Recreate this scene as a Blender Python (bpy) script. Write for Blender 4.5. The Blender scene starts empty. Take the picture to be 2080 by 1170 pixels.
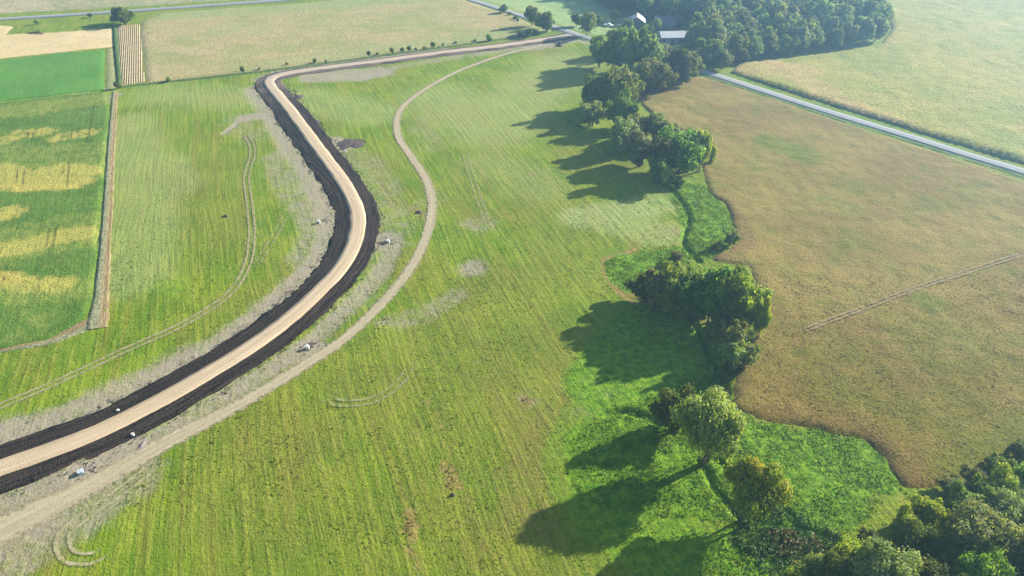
import bpy, math, random
import numpy as np
from mathutils import Vector
random.seed(4); RNG = np.random.default_rng(4)
S = bpy.context.scene; COL = S.collection

# ---------------------------------------------------------------- camera, sky, sun, exposure
F, W0, H0, CAMZ = 1386.0, 2080, 1170, 100.0
PITCH = math.atan(985/1386)
cam = bpy.data.cameras.new('camera'); cam.sensor_width = 36; cam.lens = F/W0*36; cam.clip_end = 6000; cam.clip_start = 1
co = bpy.data.objects.new('camera', cam); COL.objects.link(co); co.location = (0, 0, CAMZ)
co.rotation_euler = (math.pi/2-PITCH, 0, 0); S.camera = co
SUN_EL, SUN_AZ = math.radians(24), math.radians(62)          # azimuth clockwise from +Y (towards +X)
wd = bpy.data.worlds.new('World'); S.world = wd; wd.use_nodes = True
nt = wd.node_tree; sky = nt.nodes.new('ShaderNodeTexSky'); sky.sky_type = 'NISHITA'; sky.sun_disc = False
sky.sun_elevation = SUN_EL; sky.sun_rotation = SUN_AZ; sky.air_density = 1.0; sky.dust_density = 1.0
bg = nt.nodes['Background']; nt.links.new(sky.outputs[0], bg.inputs[0]); bg.inputs[1].default_value = 0.075
sl = bpy.data.lights.new('sun', 'SUN'); sl.energy = 5.0; sl.angle = math.radians(.6); sl.color = (1, .93, .82)
so = bpy.data.objects.new('sun', sl); COL.objects.link(so)
sd = Vector((math.sin(SUN_AZ)*math.cos(SUN_EL), math.cos(SUN_AZ)*math.cos(SUN_EL), math.sin(SUN_EL)))
so.rotation_euler = sd.to_track_quat('Z', 'Y').to_euler(); so.location = (200, 100, 300)
S.view_settings.view_transform = 'Standard'; S.view_settings.look = 'None'; S.view_settings.gamma = 1
S.view_settings.exposure = 1.33
S.cycles.max_bounces = 6; S.cycles.transparent_max_bounces = 16; S.cycles.volume_bounces = 1

# ---------------------------------------------------------------- helpers
def G(px, py, z=0.0):                      # point of the photograph -> point on the ground
    a = (px-1040)/F; b = (585-py)/F
    dy = math.cos(PITCH)+b*math.sin(PITCH); dz = -math.sin(PITCH)+b*math.cos(PITCH)
    t = (z-CAMZ)/dz
    return np.array((a*t, dy*t))
def GP(pts): return np.array([G(*p[:2]) for p in pts])
def smooth_line(P, step=1.5, extra=None):
    P = np.asarray(P, float); out = []
    n = len(P); Q = np.vstack([2*P[0]-P[1], P, 2*P[-1]-P[-2]])
    E = None if extra is None else np.asarray(extra, float); ex = []
    for i in range(n-1):
        p0, p1, p2, p3 = Q[i:i+4]; L = np.linalg.norm(p2-p1); k = max(1, int(L/step))
        for j in range(k):
            t = j/k
            out.append(.5*((2*p1)+(p2-p0)*t+(2*p0-5*p1+4*p2-p3)*t*t+(3*p1-p0-3*p2+p3)*t**3))
            if E is not None: ex.append(E[i]*(1-t)+E[i+1]*t)
    out.append(P[-1]);
    if E is not None: ex.append(E[-1])
    return np.array(out), (None if E is None else np.array(ex))
def seg_dist(X, Y, P, closed=False):
    d = np.full(X.shape, 1e9); n = len(P)
    for i in range(n if closed else n-1):
        a = P[i]; b = P[(i+1) % n]; ab = b-a; L = max(ab@ab, 1e-9)
        t = np.clip(((X-a[0])*ab[0]+(Y-a[1])*ab[1])/L, 0, 1)
        d = np.minimum(d, np.hypot(X-a[0]-t*ab[0], Y-a[1]-t*ab[1]))
    return d
def inside(X, Y, P):
    r = np.zeros(X.shape, bool); n = len(P)
    for i in range(n):
        (x1, y1), (x2, y2) = P[i], P[(i+1) % n]
        if y1 == y2: continue
        c = ((y1 > Y) != (y2 > Y)) & (X < (x2-x1)*(Y-y1)/(y2-y1)+x1)
        r ^= c
    return r
def sdf(X, Y, P): d = seg_dist(X, Y, P, True); return np.where(inside(X, Y, P), d, -d)
_tab = RNG.random((256, 256))
def vn(X, Y, s):                            # value noise 0..1
    x = X/s; y = Y/s; xi = np.floor(x).astype(int); yi = np.floor(y).astype(int)
    fx = x-xi; fy = y-yi; fx = fx*fx*(3-2*fx); fy = fy*fy*(3-2*fy)
    g = lambda i, j: _tab[i & 255, j & 255]
    return (g(xi, yi)*(1-fx)+g(xi+1, yi)*fx)*(1-fy)+(g(xi, yi+1)*(1-fx)+g(xi+1, yi+1)*fx)*fy
def fb(X, Y, s): return vn(X, Y, s)*.55+vn(X+31, Y+17, s/2.1)*.3+vn(X+7, Y+91, s/4.3)*.15
def ss(e0, e1, x): t = np.clip((x-e0)/(e1-e0), 0, 1); return t*t*(3-2*t)

def tag(o, label=None, cat=None, group=None, kind=None):
    for k, v in (('label', label), ('category', cat), ('group', group), ('kind', kind)):
        if v: o[k] = v
    return o
def mesh_np(name, V, Fc, attrs=None, smooth=True):
    V = np.asarray(V, np.float32); Fc = np.asarray(Fc, np.int32); k = Fc.shape[1]
    me = bpy.data.meshes.new(name); me.vertices.add(len(V)); me.vertices.foreach_set('co', V.ravel())
    me.loops.add(Fc.size); me.loops.foreach_set('vertex_index', Fc.ravel())
    me.polygons.add(len(Fc)); me.polygons.foreach_set('loop_start', np.arange(0, Fc.size, k, dtype=np.int32))
    try: me.polygons.foreach_set('loop_total', np.full(len(Fc), k, np.int32))
    except Exception: pass
    me.polygons.foreach_set('use_smooth', np.full(len(Fc), smooth))
    for n, a in (attrs or {}).items():
        a = np.asarray(a, np.float32)
        if a.ndim == 1: me.attributes.new(n, 'FLOAT', 'POINT').data.foreach_set('value', a)
        else: me.attributes.new(n, 'FLOAT_COLOR', 'POINT').data.foreach_set('color', a.ravel())
    me.update(calc_edges=True); me.validate(); return me
def link(name, me, mat=None, parent=None):
    o = bpy.data.objects.new(name, me); COL.objects.link(o)
    if mat is not None and not len(me.materials): me.materials.append(mat)
    if parent: o.parent = parent
    return o
class MB:                                   # plain polygon collector
    def __init__(s): s.v = []; s.f = []
    def add(s, V, Fs): o = len(s.v); s.v += [tuple(v) for v in V]; s.f += [[o+i for i in f] for f in Fs]
    def box(s, c, d, rz=0, taper=1.0):
        ca, sa = math.cos(rz), math.sin(rz); V = []
        for z in (-.5, .5):
            k = 1 if z < 0 else taper
            for x, y in ((-.5, -.5), (.5, -.5), (.5, .5), (-.5, .5)):
                X = x*d[0]*k; Y = y*d[1]*k; V.append((c[0]+X*ca-Y*sa, c[1]+X*sa+Y*ca, c[2]+z*d[2]))
        s.add(V, [(0, 3, 2, 1), (4, 5, 6, 7), (0, 1, 5, 4), (1, 2, 6, 5), (2, 3, 7, 6), (3, 0, 4, 7)])
    def tube(s, pts, rad, n=7, cap=True):
        R = []; pts = [Vector(p) for p in pts]
        for i, p in enumerate(pts):
            t = (pts[min(i+1, len(pts)-1)]-pts[max(i-1, 0)]).normalized()
            a = t.orthogonal().normalized() if abs(t.z) < .9 else Vector((1, 0, 0)); a = (a-t*a.dot(t)).normalized(); b = t.cross(a)
            R += [p+(a*math.cos(6.2832*k/n)+b*math.sin(6.2832*k/n))*rad[i] for k in range(n)]
        Fs = [(i*n+k, i*n+(k+1) % n, (i+1)*n+(k+1) % n, (i+1)*n+k) for i in range(len(pts)-1) for k in range(n)]
        if cap: Fs += [tuple(range(n))[::-1], tuple((len(pts)-1)*n+k for k in range(n))]
        s.add(R, Fs)
    def mesh(s, name, smooth=False):
        me = bpy.data.meshes.new(name); me.from_pydata(s.v, [], s.f); me.update()
        if smooth: me.polygons.foreach_set('use_smooth', [True]*len(me.polygons))
        return me
    def build(s, name, mat, parent=None, smooth=False): return link(name, s.mesh(name, smooth), mat, parent)
def empty(name, loc, rz=0):
    o = bpy.data.objects.new(name, None); COL.objects.link(o); o.location = loc; o.rotation_euler = (0, 0, rz); return o

# ---------------------------------------------------------------- node helper
class Mt:
    def __init__(s, name, rough=.95, spec=.1):
        s.m = bpy.data.materials.new(name); s.m.use_nodes = True; s.t = s.m.node_tree
        s.b = s.t.nodes['Principled BSDF']; s.b.inputs['Roughness'].default_value = rough
        s.b.inputs['Specular IOR Level'].default_value = spec; s.out = s.t.nodes['Material Output']
        g = s.t.nodes.new('ShaderNodeNewGeometry'); s.pos = g.outputs['Position']; s.nrm = g.outputs['Normal']
    def put(s, sock, v):
        if hasattr(v, 'is_output'): s.t.links.new(v, sock)
        elif v is not None:
            if isinstance(v, (tuple, list)) and len(v) == 3 and sock.type == 'RGBA': v = (*v, 1)
            sock.default_value = v
    def n(s, typ, **kw):
        nd = s.t.nodes.new(typ)
        for k, v in kw.items(): setattr(nd, k, v)
        return nd
    def attr(s, name, comp=None):
        a = s.n('ShaderNodeAttribute', attribute_name=name)
        if comp is None: return a.outputs['Fac']
        sp = s.n('ShaderNodeSeparateColor'); s.t.links.new(a.outputs['Color'], sp.inputs[0]); return sp.outputs[comp]
    def ma(s, op, a, b=0.0, c=None, clamp=False):
        nd = s.n('ShaderNodeMath', operation=op, use_clamp=clamp); s.put(nd.inputs[0], a); s.put(nd.inputs[1], b)
        if c is not None: s.put(nd.inputs[2], c)
        return nd.outputs[0]
    def mix(s, f, a, b, mode='MIX'):
        nd = s.n('ShaderNodeMix', data_type='RGBA', blend_type=mode); s.put(nd.inputs[0], f); s.put(nd.inputs[6], a); s.put(nd.inputs[7], b)
        return nd.outputs[2]
    def mr(s, v, a, b, c=0.0, d=1.0):
        nd = s.n('ShaderNodeMapRange', interpolation_type='SMOOTHSTEP'); s.put(nd.inputs[0], v)
        for i, x in enumerate((a, b, c, d)): s.put(nd.inputs[i+1], x)
        return nd.outputs[0]
    def vec(s, rot=0, scale=(1, 1, 1), src=None, warp=None):
        nd = s.n('ShaderNodeMapping'); s.put(nd.inputs[0], src or s.pos); nd.inputs['Rotation'].default_value = (0, 0, rot)
        o = nd.outputs[0]
        if warp is not None:
            ad = s.n('ShaderNodeVectorMath', operation='ADD'); s.put(ad.inputs[0], o); s.put(ad.inputs[1], warp); o = ad.outputs[0]
        m = s.n('ShaderNodeVectorMath', operation='MULTIPLY'); s.put(m.inputs[0], o); m.inputs[1].default_value = scale
        return m.outputs[0]
    def warp(s, size, amt, seed=0):          # low frequency offset vector
        nz = s.n('ShaderNodeTexNoise'); nz.inputs['Scale'].default_value = 1/size; nz.inputs['Detail'].default_value = 1
        mp = s.vec(seed); s.put(nz.inputs['Vector'], mp)
        v = s.n('ShaderNodeVectorMath', operation='MULTIPLY_ADD'); s.put(v.inputs[0], nz.outputs['Color'])
        v.inputs[1].default_value = (amt, amt, 0); v.inputs[2].default_value = (-amt/2, -amt/2, 0); return v.outputs[0]
    def noise(s, size, det=3, rough=.55, v=None):
        nz = s.n('ShaderNodeTexNoise'); nz.inputs['Scale'].default_value = 1/size; nz.inputs['Detail'].default_value = det
        nz.inputs['Roughness'].default_value = rough; s.put(nz.inputs['Vector'], v or s.pos); return nz.outputs['Fac']
    def bump(s, h, dist, strength=1.0):
        nd = s.n('ShaderNodeBump'); s.put(nd.inputs['Height'], h); nd.inputs['Distance'].default_value = dist
        nd.inputs['Strength'].default_value = strength; s.t.links.new(nd.outputs[0], s.b.inputs['Normal']); return nd
    def col(s, c): s.put(s.b.inputs['Base Color'], c); return s
    def sheen(s, w, t): s.b.inputs['Sheen Weight'].default_value = w; s.b.inputs['Sheen Roughness'].default_value = .6; s.b.inputs['Sheen Tint'].default_value = (*t, 1)
    def alpha(s, a): s.put(s.b.inputs['Alpha'], a); return s

ROW = math.radians(-20)                     # mowing rows run a little left of straight ahead
def rows(m, across, along, warp=True, rot=ROW, wsize=80, wamt=9, seed=0):
    return m.vec(-(-rot), (1/across, 1/along, 1), warp=m.warp(wsize, wamt, seed) if warp else None)

# ---- palettes (true surface colours)
GREEN = (.088, .168, .004); GREEN2 = (.165, .232, .010); OLIVE = (.19, .17, .026); DIRT = (.40, .35, .27)
def meadow_mat(name='meadow_grass'):
    m = Mt(name)
    R = m.noise(1, 2, .6, rows(m, 1.1, 26)); R2 = m.noise(1, 2, .5, rows(m, 3.4, 60, seed=2))
    big = m.noise(38, 3, .6); big2 = m.noise(14, 3, .6, m.vec(1.1)); fine = m.noise(.42, 3, .7); mid = m.noise(2.2, 3, .65)
    c = m.mix(m.mr(big2, .35, .68), GREEN, GREEN2)
    c = m.mix(m.ma('MULTIPLY', m.mr(R, .44, .66), .6), c, (.25, .275, .035)); c = m.mix(m.ma('MULTIPLY', m.mr(m.noise(1, 3, .65, rows(m, .9, 12, seed=1)), .46, .7), .5), c, (.06, .125, .006))
    c = m.mix(m.ma('MULTIPLY', m.mr(R2, .52, .7), .45), c, OLIVE)
    c = m.mix(m.ma('MULTIPLY', m.mr(big, .45, .68), .45), c, OLIVE)
    P = lambda k: m.attr('paint', k)
    # dried grass patches, darkened so the near meadow looks less brightly lit
    dry_dim = m.ma('MULTIPLY', m.attr('dry_dim'), m.mr(mid, .3, .7, .35, 1.0)); c = m.mix(dry_dim, c, (.175, .14, .038))
    rust = m.mr(m.ma('ADD', m.attr('rust'), m.ma('MULTIPLY', m.ma('SUBTRACT', mid, .5), 1.3)), .35, .75)
    c = m.mix(m.ma('MULTIPLY', rust, .6), c, (.27, .18, .065))
    c = m.mix(m.ma('MULTIPLY', m.attr('pale'), .6), c, (.30, .33, .13))
    c = m.mix(m.mr(m.ma('ADD', m.attr('lush'), m.ma('MULTIPLY', m.ma('SUBTRACT', mid, .5), .6)), .3, .7), c,
              m.mix(m.mr(m.noise(1.6, 3, .65), .35, .65), (.06, .155, .006), (.155, .265, .014)))
    dn = m.ma('ADD', m.ma('MULTIPLY', m.ma('SUBTRACT', mid, .5), 1.2), m.ma('MULTIPLY', m.ma('SUBTRACT', m.noise(6, 3), .5), 1.0))
    d = m.mr(m.ma('ADD', m.attr('dirt'), m.ma('MULTIPLY', dn, .75)), .1, 1.0)
    c = m.mix(m.ma('MULTIPLY', d, .9), c, m.mix(m.mr(fine, .3, .7), (.235, .19, .15), (.33, .275, .22)))
    dk = m.mr(m.ma('ADD', m.attr('soil'), dn), .45, .8); c = m.mix(dk, c, (.07, .05, .045))
    var = m.mr(m.noise(.7, 4, .75), .25, .75, .76, 1.25); c = m.mix(1.0, c, m.comb(var), 'MULTIPLY')
    m.col(c)
    h = m.ma('ADD', m.ma('MULTIPLY', fine, .7), m.ma('ADD', m.ma('MULTIPLY', m.noise(1.25, 3, .6), .6), m.ma('MULTIPLY', R, .7)))
    m.sheen(.05, (.75, .85, .25))
    m.bump(m.ma('MULTIPLY', h, m.ma('SUBTRACT', 1.0, m.ma('MULTIPLY', d, .6))), .34, 1.0)
    return m.m
def comb(s, v):
    nd = s.n('ShaderNodeCombineColor')
    for i in range(3): s.put(nd.inputs[i], v)
    return nd.outputs[0]
Mt.comb = comb

# ---------------------------------------------------------------- key lines taken from the photograph
ROAD_PX = [(-120, 1000), (0, 955), (100, 920), (200, 880), (300, 831), (400, 775), (500, 714), (580, 656), (640, 603), (688, 552), (714, 510), (726, 470), (727, 440), (717, 408), (695, 368), (661, 322), (626, 274), (592, 228), (566, 196), (549, 175), (549, 163), (573, 153), (640, 142), (760, 127), (900, 108), (1000, 96.5), (1090, 84), (1160, 73)]
TRAIL_PX = [(-60, 1110), (60, 1050), (140, 1010), (250, 950), (350, 893), (480, 826), (600, 754), (700, 688), (780, 612), (835, 543), (866, 480), (878, 420), (868, 370), (840, 325), (812, 283), (806, 248), (818, 218), (860, 184), (920, 150), (980, 126), (1040, 107), (1100, 94), (1150, 82)]
TRAIL2_PX = [(-40, 842), (100, 784), (250, 714), (370, 660), (460, 602), (500, 545), (512, 482), (508, 420), (501, 360), (512, 320), (511, 295), (498, 272)]
GRAVEL_PX = [(2600, 530), (2300, 425), (2080, 351), (1965, 316), (1850, 280), (1700, 234), (1560, 189), (1450, 153), (1408, 141), (1330, 118), (1260, 97), (1200, 80), (1165, 69), (1110, 50), (1060, 33), (1000, 14), (935, -6), (870, -27)]
LUSH1 = GP([(1365, 365), (1435, 380), (1470, 415), (1490, 450), (1500, 490), (1450, 524), (1400, 533), (1330, 560), (1290, 590), (1262, 585), (1235, 560), (1228, 530), (1300, 508), (1385, 495), (1390, 460), (1365, 410)])
LUSH2 = GP([(1155, 900), (1190, 865), (1260, 830), (1350, 790), (1400, 760), (1450, 730), (1530, 680), (1515, 720), (1487, 790), (1488, 830), (1530, 853), (1650, 868), (1740, 884), (1795, 925), (1820, 985), (1780, 1040), (1720, 1090), (1640, 1120), (1560, 1180), (1400, 1200), (1480, 1060), (1380, 1050), (1250, 1045), (1180, 1010), (1155, 960)])
DITCH = [[(1420, 935), (1440, 955), (1448, 985), (1470, 1010), (1500, 1045), (1560, 1062), (1640, 1075), (1690, 1093), (1740, 1125)],
         [(1450, 925), (1475, 945), (1520, 975), (1575, 1010), (1610, 1050)], [(1235, 842), (1270, 833), (1310, 842), (1340, 860)],
         [(1480, 800), (1450, 740), (1430, 690), (1400, 640)], [(1150, 243), (1190, 262), (1240, 278), (1290, 300)],
         [(1340, 365), (1375, 395), (1400, 440), (1390, 490), (1420, 530)]]

# ---------------------------------------------------------------- ground: one sheet to the horizon
def axis(parts):
    a = []
    for s, e, st in parts: a += list(np.arange(s, e, st))
    a.append(parts[-1][1]); return np.array(a, float)
ax = axis([(-2400, -400, 100), (-400, -340, 10), (-340, 14, 1.0), (14, 100, .5), (100, 340, 1.0), (340, 400, 10), (400, 2400, 100)])
ay = axis([(-600, 0, 60), (0, 50, 5), (50, 150, .5), (150, 330, 1.0), (330, 470, 1.4), (470, 600, 10), (600, 2600, 100)])
GX, GY = np.meshgrid(ax, ay)
def paint(specs):
    A = np.zeros(GX.shape)
    for pts, r, soft, amt in specs:
        P = GP(pts) if len(pts) > 1 else np.vstack([GP(pts), GP(pts)+.01])
        x0, y0 = P.min(0)-r-soft; x1, y1 = P.max(0)+r+soft
        M = (GX > x0) & (GX < x1) & (GY > y0) & (GY < y1)
        if M.any():
            d = seg_dist(GX[M], GY[M], P); A[M] = np.maximum(A[M], amt*(1-ss(r, r+soft, d)))
    return A
dirt = paint([
    ([(-60, 895), (60, 872), (150, 843), (240, 800), (330, 758), (430, 712), (505, 664), (570, 612), (630, 553), (662, 500), (668, 450), (652, 400), (628, 350), (592, 298), (562, 250), (535, 205), (518, 182)], 2.0, 6, .85),
    ([(640, 420), (655, 470), (630, 520)], 4.0, 5, .6), ([(575, 320), (600, 380), (650, 440)], 4.5, 6, .55),
    ([(530, 160), (600, 138), (700, 124), (790, 114), (900, 102)], 2.5, 3, .8),
    ([(640, 156), (700, 154), (770, 146)], 5, 6, .85), ([(730, 158), (760, 150)], 3, 4, .95), ([(780, 140), (900, 120), (1000, 106), (1080, 95)], 1.5, 4, .55),
    ([(1080, 97), (1170, 78), (1200, 84)], 3, 5, .8),
    ([(-60, 1020), (60, 1000), (150, 962), (230, 925), (330, 880), (450, 810), (560, 742), (640, 690), (700, 630), (770, 560), (800, 500)], 1.2, 3.6, .75),
    ([(-60, 1090), (0, 1075), (90, 1020)], 5, 6, .8), ([(-30, 1130), (60, 1110), (160, 1040), (260, 970)], 4, 5, .6),
    ([(780, 500), (790, 440), (770, 380), (720, 320)], 5, 6, .42), ([(700, 298), (680, 285)], 2.5, 3, .9), ([(780, 490)], 4, 4, .8), ([(625, 710)], 3, 3, .9), ([(170, 958), (230, 930)], 2.5, 3, .9),
    ([(455, 271), (490, 244), (540, 232)], .7, 1.0, 1.2), ([(500, 240), (540, 232)], 3, 3, .8), ([(275, 895), (295, 915)], .9, .8, 1.2),
    ([(962, 543)], 1.5, 5, .85), ([(930, 600), (860, 640), (790, 655)], 1.5, 4, .5), ([(800, 470), (880, 400)], 2, 6, .35), ([(970, 455)], 3, 5, .5),
    ([(880, 300), (850, 250)], 3, 5, .35), ([(1075, 812)], 1, 3, .35), ([(1205, 780), (1215, 800), (1180, 830)], 1.5, 3, .2), ([(200, 220), (240, 190)], 1.5, 2, .6), ([(215, 180), (150, 190)], .6, 1.5, .8),
    ([(940, 108), (1040, 100), (1140, 92)], 2, 3, .6), ([(480, 240), (520, 280)], 3, 6, .4)])
dry_dim = paint([  # brownish dried grass, plus near-meadow dimming put into the colour
    ([(780, 760), (900, 860), (1000, 1000), (1100, 1120)], 8, 16, .38), ([(500, 960), (560, 1150)], 8, 14, .35), ([(1010, 600), (1100, 720), (1130, 820)], 7, 12, .35), ([(780, 1080), (950, 1160)], 6, 10, .4),
    ([(1130, 870), (1080, 960), (1080, 1050)], 3, 8, .8), ([(900, 680), (960, 740), (1040, 800)], 5, 12, .45), ([(1180, 800), (1220, 840), (1140, 900)], 3, 5, .7), ([(880, 1020), (960, 1100)], 4, 9, .5),
    ([(1060, 360), (1130, 440), (1170, 560)], 5, 12, .3), ([(980, 300), (960, 420)], 4, 10, .3), ([(400, 330), (430, 470)], 5, 12, .35), ([(640, 930), (560, 1080)], 5, 10, .4),
    ([(1250, 700), (1210, 780)], 3, 6, .6), ([(1060, 90), (1150, 120)], 5, 9, .5), ([(1300, 590), (1400, 640), (1470, 690)], 2.5, 2.5, .9), ([(1240, 560), (1250, 585), (1300, 615)], 1.0, .8, 1.0),
    ([(1290, 508), (1225, 530), (1232, 560)], .8, .8, .9), ([(1370, 470)], 1.5, 2, .9), ([(1290, 498)], 1.2, 2, .7), ([(850, 520), (880, 600)], 3, 6, .2), ([(1085, 355)], 1, 2, .9), ([(840, 425), (860, 435)], 1, 1.5, 1.0)])
rust = paint([
    ([(868, 808), (880, 830), (905, 882), (912, 930), (930, 975), (948, 1010)], .12, .9, .62), ([(905, 945), (925, 985)], .9, 1.2, .85), ([(830, 1045), (840, 1088)], .8, 1.0, .9), ([(832, 1110), (850, 1170)], .3, 1.4, .6),
    ([(1067, 808), (1070, 822)], .6, 1.2, .85), ([(950, 1010), (990, 1130)], .1, 1.0, .5), ([(1372, 468)], .5, 1.5, .8), ([(845, 428)], .6, 1.2, .7), ([(1585, 1110), (1590, 1130)], 1.5, 1.5, .8), ([(1290, 508), (1226, 530), (1232, 562), (1258, 598), (1310, 628), (1390, 650)], .45, .8, .85)])
pale = paint([
    ([(260, 250), (300, 400), (270, 560)], 5, 10, .7), ([(330, 190), (480, 200)], 6, 14, .6), ([(900, 200), (1000, 260), (1060, 200), (1150, 130)], 8, 18, .75), ([(620, 200), (760, 230)], 8, 10, .6),
    ([(1180, 440), (1260, 430), (1350, 410)], 4, 5, 1.0), ([(1250, 450), (1330, 470)], 5, 6, .8), ([(1150, 20), (980, 5)], 20, 10, .8), ([(700, 400), (720, 600)], 3, 8, .4), ([(1000, 330), (1100, 380)], 4, 12, .4), ([(340, 330), (360, 380)], 4, 6, .6)])
lush = np.zeros(GX.shape)
for P in (LUSH1, LUSH2):
    x0, y0 = P.min(0)-5; x1, y1 = P.max(0)+5; M = (GX > x0) & (GX < x1) & (GY > y0) & (GY < y1)
    lush[M] = np.maximum(lush[M], ss(-1.5, 2.0, sdf(GX[M], GY[M], P)+(fb(GX[M], GY[M], 7)-.5)*7))
lush = np.maximum(lush, paint([([(330, 580), (350, 590)], 1.5, 6, .5), ([(1320, 680), (1250, 780)], 7, 9, .85), ([(1215, 890), (1240, 1040), (1330, 1100)], 4, 12, .6), ([(1360, 700), (1330, 780)], 8, 8, .9), ([(1260, 370), (1330, 395)], 6, 8, .45), ([(1300, 320), (1200, 270)], 4, 6, .5), ([(1180, 840), (1140, 930), (1170, 1030)], 3, 4, .5), ([(30, 740), (180, 690)], 1, 5, .4), ([(1040, 430), (1150, 470), (1190, 450)], 3, 8, .3), ([(920, 480), (900, 540)], 3, 6, .35), ([(1350, 1100), (1450, 1170)], 5, 8, .6)]))
soil = paint([([(700, 291), (728, 288)], 2.2, 1.2, 1.0), ([(768, 494), (785, 491)], .4, 1.2, .8), ([(606, 200), (600, 192)], .6, 1.2, .75), ([(645, 247)], .6, 1.0, .8), ([(180, 955), (215, 945)], .2, 1, .5), ([(860, 432), (845, 430)], .2, .8, .6)])
dd = np.zeros(GX.shape)
for D in DITCH:
    P, _ = smooth_line(GP(D), 2); x0, y0 = P.min(0)-4; x1, y1 = P.max(0)+4; M = (GX > x0) & (GX < x1) & (GY > y0) & (GY < y1)
    dd[M] = np.maximum(dd[M], 1-ss(.3, 1.25, seg_dist(GX[M], GY[M], P)+(vn(GX[M], GY[M], 2.5)-.5)*.9))
near = (abs(GX) < 345) & (GY < 480) & (GY > 48)
GZ = np.where(near, (fb(GX, GY, 9)-.5)*.28+(vn(GX, GY, 1.4)-.5)*.12+lush*(vn(GX+5, GY, 2.1)-.4)*.35, 0) - dd*1.0
i = np.arange(GX.size).reshape(GX.shape)
FQ = np.stack([i[:-1, :-1], i[:-1, 1:], i[1:, 1:], i[1:, :-1]], -1).reshape(-1, 4)
gme = mesh_np('ground', np.stack([GX, GY, GZ], -1).reshape(-1, 3), FQ,
    {'dirt': dirt.ravel(), 'dry_dim': dry_dim.ravel(), 'rust': rust.ravel(), 'pale': pale.ravel(), 'lush': lush.ravel(), 'soil': np.maximum(soil, dd*.42).ravel()})
tag(link('ground', gme, meadow_mat()), kind='structure')

# ---------------------------------------------------------------- crop fields (each its own raised sheet)
def field(name, poly, cell, h, w, mat, amp=.1, ns=2.5, edge=.4, esz=4, attrs=None, base=0.0):
    P = GP(poly) if not isinstance(poly, np.ndarray) else poly
    x0, y0 = P.min(0)-2*cell; x1, y1 = P.max(0)+2*cell
    X, Y = np.meshgrid(np.arange(x0, x1+cell, cell), np.arange(y0, y1+cell, cell))
    D = sdf(X, Y, P)+(fb(X, Y, esz)-.5)*2*edge
    Z = np.where(D > 0, h*np.clip(D/w, 0, 1)**.7, D*.6/cell)+base + ss(0, 2, D)*((vn(X, Y, ns)-.5)*amp*2+(vn(X, Y, cell*1.3)-.5)*amp)
    keep = D > -1.6*cell; K = keep[:-1, :-1] & keep[:-1, 1:] & keep[1:, 1:] & keep[1:, :-1]
    i = np.arange(X.size).reshape(X.shape); Q = np.stack([i[:-1, :-1], i[:-1, 1:], i[1:, 1:], i[1:, :-1]], -1)[K]
    u, inv = np.unique(Q, return_inverse=True); at = {'ed': D.ravel()[u]}
    for k, fn in (attrs or {}).items(): at[k] = fn(X, Y).ravel()[u]
    me = mesh_np(name, np.stack([X, Y, Z], -1).reshape(-1, 3)[u], inv.reshape(-1, 4), at)
    return tag(link(name, me, mat), kind='structure'), P
def crop_mat(name, cols, rowsz=.8, rot=ROW, streak=.35, big=25, bumpd=.3, patch=None, edge=None, fine=.5, rowamt=.5, spots=None):
    m = Mt(name); A, B, C = cols
    n1 = m.noise(big, 4, .6); n2 = m.noise(big/3.3, 3, .6, m.vec(.7)); R = m.noise(1, 2, .6, m.vec(rot, (1/rowsz, 1/30, 1)))
    RB = m.noise(1, 2, .6, m.vec(rot, (1/(rowsz*6), 1/80, 1)))
    c = m.mix(m.mr(n1, .42, .58), A, B); c = m.mix(m.ma('MULTIPLY', m.mr(n2, .45, .7), .6), c, C)
    c = m.mix(m.ma('MULTIPLY', m.mr(RB, .45, .7), streak), c, B)
    if patch:
        for at, pc, k in patch:
            pv = m.ma('ADD', m.attr(at), m.ma('MULTIPLY', m.ma('SUBTRACT', m.noise(1, 4, .72, m.vec(rot+.35, (1/2.2, 1/5, 1)) if False else m.vec(FR if name == 'soybeans' else 0, (1/2.0, 1/3.4, 1) if name == 'soybeans' else (1/7, 1/2.6, 1))), .5), 2.1 if name == 'soybeans' else 1.7))
            c = m.mix(m.ma('MULTIPLY', m.mr(pv, .1, 1.05), k), c, pc)
    if edge: c = m.mix(m.mr(m.attr('ed'), edge[1]*.3, edge[1], 1, 0), c, edge[0])
    var = m.mr(m.noise(fine, 4, .75), .25, .75, .62, 1.38); c = m.mix(1.0, c, m.comb(var), 'MULTIPLY')
    m.col(c)
    m.sheen(.04, (.85, .8, .4))
    m.bump(m.ma('ADD', m.ma('MULTIPLY', R, rowamt), m.ma('ADD', m.noise(fine, 3, .7), m.noise(1.6, 3, .6))), bumpd, 1.0)
    return m.m
def band(specs, soft=4):
    def fn(X, Y):
        A = np.zeros(X.shape)
        for pts, r, amt in specs:
            P = GP(pts) if len(pts) > 1 else np.vstack([GP(pts), GP(pts)+.01]); A = np.maximum(A, amt*(1-ss(r, r+soft, seg_dist(X, Y, P))))
        return A
    return fn
FR = math.radians(-24)
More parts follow.
